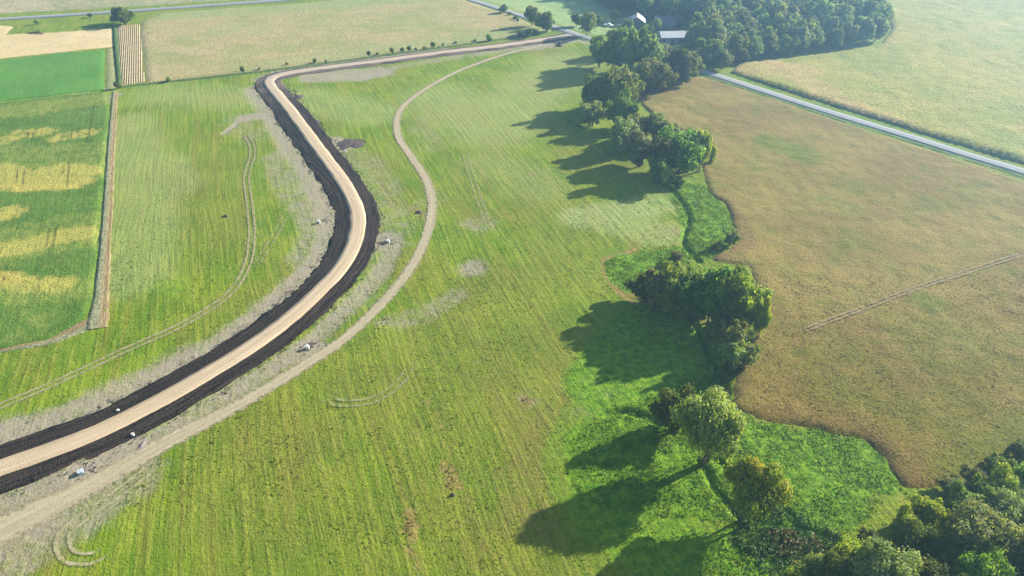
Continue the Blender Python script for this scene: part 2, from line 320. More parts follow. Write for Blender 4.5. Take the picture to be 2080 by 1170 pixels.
# brown ripening bean field on the right
BROWN = [(1290, 196), (1340, 172), (1412, 157), (1440, 160), (1560, 199), (1700, 246), (1850, 293), (1965, 331), (2080, 369), (2600, 545), (2600, 900), (2200, 870), (2080, 905), (1960, 985), (1890, 994), (1838, 985), (1812, 935), (1760, 893), (1650, 868), (1540, 855), (1488, 828), (1484, 790), (1510, 720), (1540, 665), (1540, 600), (1520, 545), (1450, 527), (1502, 490), (1490, 448), (1470, 412), (1436, 385), (1430, 340), (1400, 270), (1330, 240)]
bm = crop_mat('ripening_beans', [(.185, .132, .034), (.225, .172, .044), (.12, .138, .018)], .75, math.radians(70), .3, 30, .3,
    patch=[('gr', (.10, .145, .010), .95), ('rd', (.16, .095, .04), .6), ('tr', (.125, .092, .008), .6)], fine=.55, rowamt=.3)  # last patch darkens the near half: light gradient painted into the crop colour
_, PB = field('bean_field', BROWN, 1.1, .55, 1.0, bm, .16, 3, 1.5, 7, {
    'gr': band([([(1560, 290), (1640, 320)], 3, .8), ([(1720, 480), (1760, 510)], 4, .35), ([(1700, 370), (1850, 420), (2000, 400)], 5, .35), ([(1900, 700), (2080, 740)], 8, .5), ([(1950, 850), (1800, 800), (1700, 760)], 7, .55), ([(1560, 640), (1640, 700)], 5, .3), ([(2080, 880), (1960, 960)], 2, .9), ([(1450, 380), (1600, 340), (1700, 440)], 6, .3), ([(1760, 180), (1500, 200)], 4, .2), ([(1890, 622)], 1, .8)], 8),
    'rd': band([([(1440, 395), (1500, 440), (1520, 500), (1460, 525)], .8, .8), ([(1500, 840), (1620, 850), (1740, 870), (1800, 915), (1850, 975)], 1.0, 1.0), ([(1500, 240), (1650, 300), (1800, 340)], 8, .3), ([(1540, 600), (1520, 720), (1500, 800)], 1, .6), ([(1850, 780)], 3, .7), ([(1900, 440), (2080, 560)], 8, .3)], 3),
    'tr': band([([(1560, 830), (1700, 840), (1850, 880), (1960, 930), (2200, 800)], 12, .75), ([(1900, 740), (2300, 700)], 12, .55), ([(1600, 760), (1560, 700)], 6, .5)], 26)})  # broad near-half bands of the painted light gradient
# yellow-green maize beyond the gravel road
MAIZE = [(1484, 148), (1500, 132), (1600, 121), (1700, 108), (1790, 92), (1812, 60), (1800, 20), (1780, -20), (1740, -90), (2200, -200), (3400, -100), (3400, 700), (2600, 505), (2300, 400), (2080, 333), (1965, 300), (1850, 264), (1700, 218), (1560, 173)]
mm = crop_mat('maize', [(.30, .275, .06), (.235, .245, .045), (.37, .29, .10)], .76, math.radians(75), .3, 45, .5,
    patch=[('tn', (.42, .29, .13), .8), ('gn', (.16, .22, .04), .7)], edge=((.10, .14, .03), .8), fine=.8, rowamt=.8)
field('maize_field', MAIZE, 2.0, 1.4, 1.2, mm, .3, 4, .6, 6, {
    'tn': band([([(1500, 145), (1600, 150), (1680, 200), (1800, 250)], 3, .7), ([(1560, 135), (1640, 150)], 3, .8), ([(1850, 80), (2000, 60)], 10, .3)], 9),
    'gn': band([([(1750, 130), (1950, 200), (2080, 230)], 10, .5), ([(1850, 30), (2080, 110)], 8, .35), ([(2040, 290), (2080, 320)], 3, .7)], 12)})
# left soybean field with yellow bands
SOY = [(-500, 273), (0, 210), (120, 196), (216, 187), (222, 230), (212, 340), (203, 450), (193, 560), (186, 620), (162, 655), (100, 690), (0, 711), (-500, 800)]
sm = crop_mat('soybeans', [(.055, .125, .012), (.08, .16, .018), (.115, .18, .026)], .76, FR, .3, 18, .34,
    patch=[('ye', (.49, .39, .09), .8), ('yg', (.24, .27, .05), .7), ('dk', (.09, .06, .03), .8)], fine=.5, rowamt=.45)
SDK = [((38, 340), (35, 380)), ((52, 345), (47, 390)), ((133, 340), (128, 365)), ((143, 330), (138, 390)), ((105, 455), (95, 515)), ((118, 455), (108, 515)), ((70, 570), (68, 600)), ((83, 575), (80, 610)), ((195, 210), (180, 290)), ((180, 270), (177, 300)), ((69, 265), (67, 290)), ((60, 265), (57, 290)), ((12, 555), (10, 590)), ((25, 500), (23, 520)), ((148, 262), (146, 292)), ((160, 255), (158, 280))]
field('soybean_field', SOY, .9, .5, .8, sm, .1, 2.2, .5, 4, {
    'ye': band([([(-300, 300), (0, 290), (40, 275), (90, 270)], 3, .62), ([(120, 282), (180, 272)], 2.5, .62), ([(-300, 370), (0, 350), (60, 368), (110, 350), (170, 352)], 4, .85), ([(-40, 360), (60, 375), (150, 372)], 4, .9), ([(-300, 540), (0, 512), (50, 505), (110, 487), (165, 478)], 2.6, .85), ([(-200, 580), (0, 570), (70, 583), (130, 580)], 1.6, .9), ([(0, 440), (20, 435)], 3, .7), ([(70, 230), (110, 225)], 3, .3)], 4),
    'yg': band([([(0, 230), (200, 205)], 5, .7), ([(-100, 340), (180, 330)], 14, .6), ([(-100, 520), (170, 470)], 9, .6), ([(0, 600), (150, 590)], 3, .7), ([(80, 640), (60, 670)], 3, .4)], 6), 'dk': lambda X, Y: X*0})
FUR = []
# bright green field, tan fields, wheel of fields on the left
LAWN = [(-500, 178), (0, 123), (110, 110), (214, 101), (212, 140), (211, 184), (120, 193), (0, 207), (-500, 270)]
field('alfalfa_field', LAWN, 1.5, .3, .8, crop_mat('alfalfa', [(.055, .18, .02), (.075, .215, .026), (.10, .21, .035)], 1.5, FR, .4, 30, .22, fine=.6), .05, 3, .3)
STUB = [(-500, 175), (-500, 90), (0, 70), (60, 68), (150, 63), (231, 57), (233, 96), (110, 107), (0, 119)]
field('stubble_field', STUB, 2.0, .12, .8, crop_mat('stubble', [(.50, .38, .20), (.56, .43, .24), (.38, .36, .16)], 1.2, FR, .5, 30, .12, fine=.6), .04, 3, .3)
field('stubble_corner', [(-300, 62), (-300, 40), (0, 52), (27, 54), (14, 70), (0, 72), (-100, 76)], 2.0, .1, .8, bpy.data.materials['stubble'], .04, 3, .3, base=.08)
TANF = [(290, 44), (330, 27), (600, 8), (900, -18), (925, -5), (990, 16), (1050, 36), (1085, 52), (1120, 64), (1000, 80), (860, 99), (760, 113), (640, 129), (520, 145), (420, 155), (300, 168), (296, 150), (290, 100), (285, 60)]
tm = crop_mat('tan_grain', [(.33, .27, .12), (.25, .245, .085), (.37, .285, .145)], 1.0, FR+math.pi/2, .4, 40, .25, patch=[('gn', (.20, .27, .09), .8), ('ol', (.12, .12, .05), .75), ('tn', (.43, .32, .19), .8)], fine=.8)
field('grain_field', TANF, 1.8, .5, .9, tm, .08, 4, .5, 5, {
    'gn': band([([(330, 30), (600, 14), (900, -8)], 9, .75), ([(450, 62), (520, 60)], 5, .5), ([(700, 50), (900, 40)], 14, .35), ([(560, 130), (860, 90)], 2, .5), ([(640, 120), (1100, 60)], 1.5, .6)], 14),
    'ol': band([([(305, 68), (292, 78), (310, 90), (345, 98)], .4, .95)], 1.6), 'tn': band([([(284, 75), (330, 98), (420, 110)], 2, .6), ([(290, 130), (300, 165)], 3, .6)], 7)})
CORN = [(238, 52), (284, 50), (288, 100), (294, 160), (296, 166), (247, 174), (240, 130)]
cm = Mt('cut_maize_rows'); w = cm.n('ShaderNodeTexWave', wave_type='BANDS', bands_direction='X'); w.inputs['Scale'].default_value = .314/.95
w.inputs['Distortion'].default_value = 1.2; w.inputs['Detail'].default_value = 3; w.inputs['Detail Scale'].default_value = 1.5
cm.put(w.inputs['Vector'], cm.vec(FR))
gapn = cm.mr(cm.noise(3, 3), .3, .6)
cm.col(cm.mix(cm.ma('MULTIPLY', cm.mr(w.outputs['Fac'], .25, .65, 1, 0), gapn), (.38, .30, .165), (.22, .175, .09))); cm.bump(w.outputs['Fac'], .3)
field('cut_maize_strip', CORN, 1.2, .35, .6, cm.m, .06, 3, .3, base=.02)
field('grassy_margin', [(216, 101), (231, 98), (236, 140), (239, 176), (215, 184), (216, 140)], 1.2, .2, .6, crop_mat('margin_grass', [(.22, .26, .09), (.30, .27, .13), (.17, .23, .07)], 2.0, FR, .7, 8, .3), .05, 3, .3)
field('far_rough_field', [(-900, 30), (0, 28), (250, 14), (560, -5), (900, -28), (900, -120), (-900, -120)], 4, .3, 1, crop_mat('far_rough', [(.34, .29, .17), (.25, .25, .12), (.19, .19, .09)], 3, FR+math.pi/2, .7, 35, .3, fine=2), .15, 8, 1)
field('pale_far_meadow', [(960, -8), (1010, 8), (1065, 27), (1120, 47), (1175, 64), (1230, 78), (1290, 60), (1260, 30), (1215, 12), (1180, -40), (1100, -90), (900, -60)], 2, .1, 1, crop_mat('pale_meadow', [(.22, .31, .11), (.27, .34, .13), (.17, .26, .08)], 2, FR, .3, 40, .12, fine=1), .05, 5, .5)

# ---------------------------------------------------------------- ribbons: roads, tracks, ditches
def ribbon(name, px, offs, zf, mat, wid=None, step=1.2, jit=0.0, z0=0.0, kind='structure', ends=0):
    P = GP(px); C, Wd = smooth_line(P, step, wid)
    T = np.gradient(C, axis=0); T /= np.linalg.norm(T, axis=1)[:, None]; N = np.stack([T[:, 1], -T[:, 0]], 1)
    L = np.concatenate([[0], np.cumsum(np.linalg.norm(np.diff(C, axis=0), axis=1))]); V = []; U = []; Vv = []; Wn = []
    for k, o in enumerate(offs):
        oo = o*(Wd if Wd is not None else 1.0)+ (fb(L+77*k, L*0+k*13.7, 5)-.5)*jit*(abs(o)/max(map(abs, offs)))
        XY = C+N*oo[:, None] if np.ndim(oo) else C+N*oo
        z = zf(o)+z0+(fb(XY[:, 0], XY[:, 1], 1.5)-.5)*.02
        V.append(np.column_stack([XY, np.broadcast_to(z, L.shape)])); U.append(np.full(L.shape, float(o))); Vv.append(L); Wn.append(np.minimum(L, L[-1]-L))
    n = len(L); V = np.concatenate(V); k = len(offs)
    Fq = [(a*n+i, a*n+i+1, (a+1)*n+i+1, (a+1)*n+i) for a in range(k-1) for i in range(n-1)]
    Fq = [f[::-1] for f in Fq]
    me = mesh_np(name, V, Fq, {'u': np.concatenate(U), 'v': np.concatenate(Vv), 'en': np.concatenate(Wn)})
    if me.polygons[0].normal.z < 0: me.flip_normals()
    return tag(link(name, me, mat), kind=kind)
def lin(a, b, n): return list(np.linspace(a, b, n))
def uv(m, su, sv):
    c = m.n('ShaderNodeCombineXYZ'); m.put(c.inputs[0], m.ma('MULTIPLY', m.attr('u'), su)); m.put(c.inputs[1], m.ma('MULTIPLY', m.attr('v'), sv)); return c.outputs[0]
# black topsoil shoulders of the new road
bs = Mt('black_topsoil'); st = bs.noise(1, 3, .65, uv(bs, 1.6, .07)); st2 = bs.noise(1, 3, .7, uv(bs, .5, 2.2))
farm = bs.mr(bs.attr('v'), 215, 260)
c = bs.mix(bs.mr(st, .35, .7), (.016, .011, .010), (.056, .039, .032)); c = bs.mix(bs.ma('MULTIPLY', bs.mr(bs.noise(1, 5, .8, uv(bs, .9, .25)), .54, .72), .6), c, (.10, .075, .06))
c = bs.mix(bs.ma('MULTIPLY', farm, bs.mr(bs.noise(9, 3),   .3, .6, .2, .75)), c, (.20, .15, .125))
bs.col(c); bs.bump(bs.ma('ADD', bs.ma('MULTIPLY', st, 1.2), bs.ma('ADD', bs.noise(.45, 3, .7), bs.ma('MULTIPLY', st2, .5))), .38)
ns = len(ROAD_PX); wl = [1.0]*ns
offs = [-7.2, -6.9, -6, -4.5, -3, -2, 0, 2, 3, 4.2, 5.4, 6.1, 6.4]
zp = {-7.2: -.25, -6.9: .05, -6: .12, -4.5: .16, -3: .34, -2: .5, 0: .5, 2: .5, 3: .34, 4.2: .16, 5.4: .12, 6.1: .05, 6.4: -.25}
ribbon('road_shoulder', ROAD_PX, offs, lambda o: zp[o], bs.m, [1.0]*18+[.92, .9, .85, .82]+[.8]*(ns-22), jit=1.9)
sa = Mt('sandy_gravel'); s1 = sa.noise(1, 3, .6, uv(sa, 1.9, .035)); s2 = sa.noise(1, 2, .6, uv(sa, .9, .02))
c = sa.mix(sa.mr(s1, .3, .7), (.40, .305, .19), (.51, .41, .275)); c = sa.mix(sa.ma('MULTIPLY', sa.mr(s2, .45, .65), .6), c, (.38, .285, .18)); c = sa.mix(sa.ma('MULTIPLY', sa.mr(sa.ma('ABSOLUTE', sa.ma('SUBTRACT', sa.ma('ABSOLUTE', sa.attr('u')), .95)), .05, .4, 1, 0), sa.mr(sa.noise(7, 3), .35, .65, .1, .55)), c, (.58, .48, .35)); c = sa.mix(sa.ma('MULTIPLY', sa.mr(sa.noise(2.4, 5, .75), .52, .72), .35), c, (.30, .215, .14))
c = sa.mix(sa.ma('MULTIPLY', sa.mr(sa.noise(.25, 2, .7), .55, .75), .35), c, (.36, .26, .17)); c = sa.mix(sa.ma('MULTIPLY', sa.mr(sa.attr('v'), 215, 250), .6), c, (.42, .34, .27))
sa.col(c); sa.bump(sa.ma('ADD', s1, sa.noise(.3, 2)), .09)
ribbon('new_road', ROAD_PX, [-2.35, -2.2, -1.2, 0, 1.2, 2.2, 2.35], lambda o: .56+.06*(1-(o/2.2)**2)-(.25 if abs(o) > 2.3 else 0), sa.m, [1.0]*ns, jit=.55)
# bare dirt tracks: worn ribbons whose ragged margins let the grass through
def track_mat(name, col, col2, half, rut=None, soft=.5, dens=1.0, endf=4, thr=.5):
    m = Mt(name); au = m.ma('ABSOLUTE', m.attr('u')); n = m.noise(1.1, 4, .7); n2 = m.noise(.35, 3, .7)
    if rut is None: e = m.mr(au, half-soft, half+soft, 1, 0)
    else:
        r = m.mr(m.ma('ABSOLUTE', m.ma('SUBTRACT', au, rut)), .18, .55, 1, 0); e = m.ma('MAXIMUM', r, m.mr(au, half-soft, half+soft, .25, 0))
    s = m.noise(1, 3, .6, uv(m, 2.2, .05))
    e = m.ma('MULTIPLY', m.ma('MULTIPLY', e, m.mr(m.attr('en'), 0, endf)), dens)
    a = m.mr(m.ma('ADD', e, m.ma('MULTIPLY', m.ma('SUBTRACT', n, .5), 1.7)), thr-.35, thr+.4)
    m.col(m.mix(m.mr(m.ma('ADD', m.ma('MULTIPLY', s, .6), m.ma('MULTIPLY', n2, .4)), .35, .65), col, col2)); m.alpha(a)
    m.bump(m.ma('ADD', s, n2), .06); return m.m
tmm = track_mat('bare_track', (.295, .245, .15), (.415, .36, .24), 1.4, soft=1.0)
ribbon('dirt_track', TRAIL_PX, lin(-3.0, 3.0, 9), lambda o: .13, tmm, [2.6, 2.4, 2.0, 1.7, 1.4, 1.15, 1.1, 1, 1, 1, 1, 1, 1, .95, .95, .95, .9, .85, .85, .85, .85, .9, 1])
t2 = track_mat('worn_track', (.25, .23, .11), (.34, .30, .17), 1.35, rut=.8, soft=.8, dens=.72)
ribbon('worn_track', TRAIL2_PX, lin(-1.9, 1.9, 7), lambda o: .13, t2)
t3 = track_mat('wheel_marks', (.27, .27, .11), (.36, .34, .17), .9, rut=.8, soft=.3, dens=.5, endf=9)
LOOPS = [[(640, 785), (650, 800), (675, 815), (710, 820), (760, 812), (800, 788), (828, 755), (842, 715)], [(885, 464), (905, 463), (925, 470), (935, 488)],
    [(318, 990), (255, 1010), (235, 1025), (190, 1055), (150, 1070), (125, 1085)], [(592, 432), (575, 432), (570, 440), (578, 447)], [(1460, 990), (1500, 960)],
    [(940, 300), (955, 350), (985, 440), (990, 475)], [(575, 470), (520, 480), (505, 492), (520, 503), (545, 505)], [(505, 560), (545, 500), (590, 420)]]
for L in LOOPS: ribbon('wheel_track', L, lin(-1.3, 1.3, 7), lambda o: .125, t3, step=.8)
t4 = track_mat('loop_track', (.30, .27, .14), (.40, .36, .21), 1.6, rut=1.0, soft=.9, dens=.66)
ribbon('loop_track', [(330, 930), (290, 965), (215, 1020), (165, 1055), (130, 1085), (128, 1110), (140, 1130), (170, 1137), (205, 1128), (228, 1105)], lin(-2.1, 2.1, 7), lambda o: .135, t4)
t5 = track_mat('spur_track', (.38, .33, .2), (.50, .45, .30), .5, soft=.3, dens=.95)
ribbon('spur_track', [(98, 1052), (110, 1068), (140, 1075)], lin(-.8, .8, 5), lambda o: .13, t5)
tb = track_mat('bean_track', (.22, .17, .08), (.29, .23, .11), .75, rut=.5, soft=.2, dens=.66, thr=.45, endf=10)
ribbon('bean_field_track', [(1600, 690), (1660, 664), (1750, 631), (1850, 593), (1950, 560), (2080, 518), (2300, 446)], lin(-1.6, 1.6, 7), lambda o: .74, tb)
fm = track_mat('furrow_gap', (.07, .075, .02), (.11, .10, .03), .14, soft=.12, dens=.7, endf=5)
for a, b in SDK: ribbon('furrow', [a, ((a[0]+b[0])/2+.5, (a[1]+b[1])/2), b], lin(-.5, .5, 5), lambda o: .68, fm, step=.8)
# old gravel roads
gr = Mt('grey_gravel'); q = gr.noise(1, 3, .6, uv(gr, 1.2, .04)); c = gr.mix(gr.mr(q, .3, .7), (.22, .23, .235), (.30, .305, .31))
c = gr.mix(gr.ma('MULTIPLY', gr.mr(gr.noise(.3, 2), .5, .7), .3), c, (.3, .27, .23)); gr.col(c); gr.bump(q, .05)
ribbon('gravel_road', GRAVEL_PX, [-2.6, -2.4, -1.3, 0, 1.3, 2.4, 2.6], lambda o: .32+.08*(1-(o/2.7)**2)-(.6 if abs(o) > 2.5 else 0), gr.m, jit=.3)
ribbon('country_road', [(-600, 85), (-200, 54), (0, 40), (250, 24), (450, 10), (600, -1), (900, -24), (1200, -48)], [-2.8, -2.6, 0, 2.6, 2.8], lambda o: .45-(.6 if abs(o) > 2.7 else 0), gr.m, step=4)
vg = crop_mat('verge_grass', [(.10, .16, .035), (.14, .20, .05), (.08, .12, .03)], 1.5, FR, .5, 12, .35)
ribbon('road_verge', [p for p in GRAVEL_PX], [-5.0, -4.6, -3.6, -2.6, 0, 2.6, 3.4, 4.0, 4.4], lambda o: {-5.0: -.2, -4.6: .06, -3.6: -.0, -2.6: .2, 0: .24, 2.6: .2, 3.4: .06, 4.0: .1, 4.4: -.2}[o], vg, jit=.8, z0=.03)
# fence strip beside the soybean field: dry ditch and brown grass
fs = Mt('dead_grass_strip'); fn = fs.noise(1, 3, .7, uv(fs, 1.3, .25)); c = fs.mix(fs.mr(fn, .35, .65), (.22, .155, .075), (.30, .24, .12))
c = fs.mix(fs.mr(fs.ma('ADD', fs.attr('u'), fs.ma('MULTIPLY', fn, .8)), -.1, .9, 0, 1), c, fs.mix(fs.mr(fs.noise(.9, 4, .7), .4, .6), (.15, .17, .08), (.30, .29, .18)))
c = fs.mix(fs.mr(fs.ma('ADD', fs.attr('u'), fs.noise(2.5, 3)), 5.2, 5.6), c, (.30, .27, .13)); fs.col(c); fs.bump(fs.ma('ADD', fn, fs.noise(.4)), .25)
ribbon('dry_ditch_strip', [(234, 186), (232, 215), (226, 300), (221, 400), (214, 500), (206, 600), (200, 650), (196, 668)], [-2.1, -1.9, -1.2, -.4, .4, 1.2, 1.9, 2.1], lambda o: {-2.1: -.2, -1.9: .12, -1.2: .0, -.4: .1, .4: .18, 1.2: .2, 1.9: .14, 2.1: -.2}[o], fs.m, [.5, .55, .65, .7, .75, .9, 1.2, 1.2], jit=.9, z0=.04)
ribbon('dry_ditch_strip', [(-200, 762), (0, 714), (60, 702), (110, 690), (160, 668), (198, 650)], [-1.3, -1.1, -.5, .1, .7, 1.1, 1.3], lambda o: {-1.3: -.2, -1.1: .16, -.5: .04, .1: .08, .7: .16, 1.1: .12, 1.3: -.2}[o], fs.m, [.4, .5, .8, 1.2, 1.9, 2.0], jit=.7, z0=.02)
hg = crop_mat('hedge_bank_grass', [(.07, .12, .03), (.10, .15, .04), (.14, .17, .06)], 1.5, FR, .5, 6, .5)
ribbon('field_bank', [(246, 178), (300, 171), (420, 158), (520, 147), (640, 132), (760, 116), (870, 101), (1000, 83), (1110, 66)], [-1.7, -1.4, -.6, .3, 1.0, 1.4], lambda o: {-1.7: -.2, -1.4: .15, -.6: .5, .3: .45, 1.0: .2, 1.4: -.2}[o], hg, jit=1.2)
ribbon('field_bank', [(233, 57), (236, 100), (241, 150), (243, 176)], [-1.3, -1.0, 0, .9, 1.2], lambda o: {-1.3: -.2, -1.0: .3, 0: .7, .9: .4, 1.2: -.2}[o], crop_mat('dark_bank_grass', [(.04, .09, .02), (.06, .11, .03), (.08, .12, .04)], 1.5, FR, .5, 6, .5), jit=.6)

# ---------------------------------------------------------------- ground cover: merged tufts (nobody could count them)
def leaf_quads(C, Nrm, size, elong=1.0, up=None, rng=RNG):
    n = len(C); r = rng.normal(size=(n, 3)); T = r-(r*Nrm).sum(1)[:, None]*Nrm; T /= np.linalg.norm(T, axis=1)[:, None]+1e-9
    if up is not None:
        u = np.array([0, 0, 1.])-Nrm[:, 2:3]*Nrm; T = T*(1-up)+u*up; T /= np.linalg.norm(T, axis=1)[:, None]+1e-9
    B = np.cross(Nrm, T); a = (T*(size*elong*.5)[:, None]); b = (B*(size*.5)[:, None])
    V = np.stack([C-a*.9, C+b, C+a, C-b], 1).reshape(-1, 3)          # diamond leaf
    return V, np.arange(4*n).reshape(-1, 4)
def foliage_mat(name, dark, light, trans=.25, accent=None, rnd=True, amt=1.0):
    m = Mt(name, .6, .25); t = m.attr('tone'); c = m.mix(t, dark, light)
    if accent: c = m.mix(m.ma('MULTIPLY', m.mr(m.attr('acc'), .6, .8), accent[1]), c, accent[0])
    if rnd:
        oi = m.n('ShaderNodeObjectInfo'); hs = m.n('ShaderNodeHueSaturation'); m.put(hs.inputs['Color'], c)
        m.put(hs.inputs['Hue'], m.ma('MULTIPLY_ADD', oi.outputs['Random'], .05*amt, .5-.028*amt)); m.put(hs.inputs['Value'], m.mr(oi.outputs['Random'], 0, 1, 1-.25*amt, 1+.3*amt)); c = hs.outputs[0]
    m.col(c); tr = m.n('ShaderNodeBsdfTranslucent'); m.put(tr.inputs[0], m.mix(1.0, c, (1.25, 1.15, .5), 'MULTIPLY'))
    mx = m.n('ShaderNodeMixShader'); mx.inputs[0].default_value = trans
    m.t.links.new(m.b.outputs[0], mx.inputs[1]); m.t.links.new(tr.outputs[0], mx.inputs[2]); m.t.links.new(mx.outputs[0], m.out.inputs['Surface'])
    return m.m
def scatter(name, P, dens, size, h, mat, label, cat, k=3, keepf=None, z0=0.0, seed=1, elong=1.3, nup=.5, excl=None):
    rng = np.random.default_rng(seed); x0, y0 = P.min(0); x1, y1 = P.max(0); n = int((x1-x0)*(y1-y0)*dens)
    X = rng.uniform(x0, x1, n); Y = rng.uniform(y0, y1, n); M = inside(X, Y, P)
    if keepf is not None: M &= keepf(X, Y, rng)
    X, Y = X[M], Y[M]; n = len(X); sc = rng.uniform(.5, 1.25, n)*(.6+.8*fb(X, Y, 3))
    X = np.repeat(X, k)+rng.normal(size=n*k)*.28*np.repeat(sc, k)*size*2; Y = np.repeat(Y, k)+rng.normal(size=n*k)*.28*np.repeat(sc, k)*size*2; s = np.repeat(sc, k)
    Z = z0+rng.uniform(.15, .9, n*k)*h*s
    N = rng.normal(size=(n*k, 3))*.7; N[:, 2] += nup; N /= np.linalg.norm(N, axis=1)[:, None]
    V, Q = leaf_quads(np.column_stack([X, Y, Z]), N, size*s*rng.uniform(.7, 1.3, n*k), elong, .35, rng)
    tone = np.clip(np.repeat(rng.random(n), k)*.6+rng.random(n*k)*.4, 0, 1)
    me = mesh_np(name, V, Q, {'tone': np.repeat(tone, 4)}, smooth=False)
    return tag(link(name, me, mat), label, cat, kind='stuff')
lushm = foliage_mat('lush_grass_blades', (.09, .18, .006), (.215, .335, .016), .45, rnd=False)
allD = [smooth_line(GP(D), 2)[0] for D in DITCH]
def offditch(X, Y, rng):
    d = np.full(X.shape, 9.)
    for P in allD: d = np.minimum(d, seg_dist(X, Y, P))
    return (d > .6) & (fb(X, Y, 2.2) > .3)
scatter('lush_grass', LUSH1, 6, .26, .26, lushm, 'bright green knee-high grass in the low ground along the middle of the tree line', 'grass', 3, offditch, seed=2, nup=1.0)
scatter('lush_grass', LUSH2, 9, .21, .22, lushm, 'bright green tangled grass round the two single trees at lower right', 'grass', 3, offditch, seed=3, nup=1.0)
meadm = foliage_mat('meadow_tufts', (.105, .175, .006), (.22, .28, .02), .45, rnd=False)
NEARM = np.array([(-95, 52), (80, 52), (72, 84), (42, 105), (55, 130), (62, 190), (45, 215), (-60, 215), (-120, 215), (-110, 120)], float)
RC = smooth_line(GP(ROAD_PX), 3)[0]; TC = smooth_line(GP(TRAIL_PX), 3)[0]; TC2 = smooth_line(GP(TRAIL2_PX), 3)[0]; SOYP = GP(SOY); BRP = GP(BROWN)
def mk(X, Y, rng):
    m = (seg_dist(X, Y, RC[:130]) > 11.0) & (seg_dist(X, Y, TC[:110]) > 2.6) & (seg_dist(X, Y, TC2[:90]) > 1.5) & ~inside(X, Y, SOYP) & ~inside(X, Y, BRP) & ~inside(X, Y, LUSH2)
    m &= ~((X < -45) & (Y < 75))
    return m & (fb(X*3.2, Y*.3, 6) > .42) & (rng.random(len(X)) < ss(215, 120, Y)*.8+.2)
scatter('meadow_grass_tufts', NEARM, 1.5, .24, .12, meadm, 'short mown meadow grass between the dirt track and the tree line', 'grass', 2, mk, seed=5, nup=1.0)
weedm = foliage_mat('bean_plants', (.12, .098, .018), (.225, .175, .034), .4, rnd=False)
BN = np.array([G(1490, 815), G(1650, 862), G(1760, 890), G(1815, 945), G(1890, 990), G(2080, 905), G(2250, 800), G(2080, 560), G(1540, 560), G(1545, 660)])
scatter('bean_plants', BN, 2.6, .2, .16, weedm, 'ripening brown bean plants covering the near part of the field on the right', 'crop', 2, None, .5, seed=7, nup=1.0)
SN = np.array([G(-200, 700), G(0, 700), G(95, 680), G(160, 645), G(180, 600), G(190, 540), G(-200, 560)])
scatter('creek_weeds', GP([(1500, 1040), (1560, 1010), (1620, 1050), (1700, 1085), (1770, 1120), (1700, 1170), (1560, 1170), (1480, 1100)]), 7.0, .28, .6, foliage_mat('creek_weed_leaves', (.03, .085, .02), (.10, .18, .05), .25, rnd=False), 'dark leafy weeds crowding the creek cut right of the yellowing tree', 'weeds', 5, offditch, seed=8)
scatter('bank_weeds', GP([(1490, 690), (1540, 665), (1535, 700), (1500, 760), (1460, 800), (1420, 800), (1465, 745)]), 5, .36, .7, foliage_mat('bank_weed_leaves', (.05, .12, .02), (.17, .25, .07), .3, rnd=False), 'pale green leafy weeds on the bank under the feathery saplings', 'weeds', 5, None, seed=9)
scatter('rusty_weeds', GP([(1560, 1080), (1600, 1075), (1660, 1095), (1680, 1110), (1620, 1125), (1580, 1140), (1562, 1110)]), 5, .26, .8, foliage_mat('rusty_weed_leaves', (.09, .075, .03), (.22, .17, .07), .2, rnd=False), 'rusty brown dead weeds at the near edge left of the corner thicket', 'weeds', 6, None, seed=10)
def patchpoly(px, py, rx, ry, n=12):
    c = G(px, py); return np.array([(c[0]+rx*math.cos(6.283*k/n)*random.uniform(.7, 1.2), c[1]+ry*math.sin(6.283*k/n)*random.uniform(.7, 1.2)) for k in range(n)])
clm = foliage_mat('soil_lumps', (.012, .009, .009), (.07, .05, .042), .02, rnd=False); RCb = smooth_line(GP(ROAD_PX[:22]), 2)[0]
lo, hi = RCb.min(0)-9, RCb.max(0)+9
def clod(X, Y, rng):
    d = seg_dist(X, Y, RCb); return (d > 5.2) & (d < 7.7+1.6*(fb(X, Y, 3)-.3)) & (rng.random(len(X)) < 1.1-abs(d-6.6)*.45)
for a, b_ in [(0, 90), (90, 175)]:
    q = RCb[a:b_]; l_, h_ = q.min(0)-9, q.max(0)+9
    scatter('soil_clods', np.array([(l_[0], l_[1]), (h_[0], l_[1]), (h_[0], h_[1]), (l_[0], h_[1])]), .9, .30, .3, clm, 'loose black clods spilling along the edges of the new road, ' + ('lower half' if a == 0 else 'upper half'), 'soil', 3, clod, .05, seed=50+a, elong=1.1)
rw = foliage_mat('dry_weed_stalks', (.17, .13, .045), (.33, .24, .09), .2, rnd=False)
for (px, py, rx, ry, lb) in [(916, 966, 1.3, 3.6, 'orange-brown strip of dead weeds running up the mown meadow'), (836, 1068, .9, 2.6, 'small orange dead weed patch near the bottom edge left of the long dead strip'), (1068, 815, 1.3, 1.4, 'lone round tuft of brown dead weeds in the middle of the mown meadow')]:
    scatter('dead_weeds', patchpoly(px, py, rx, ry), 3.5, .24, .35, rw, lb, 'weeds', 3, None, seed=int(px))

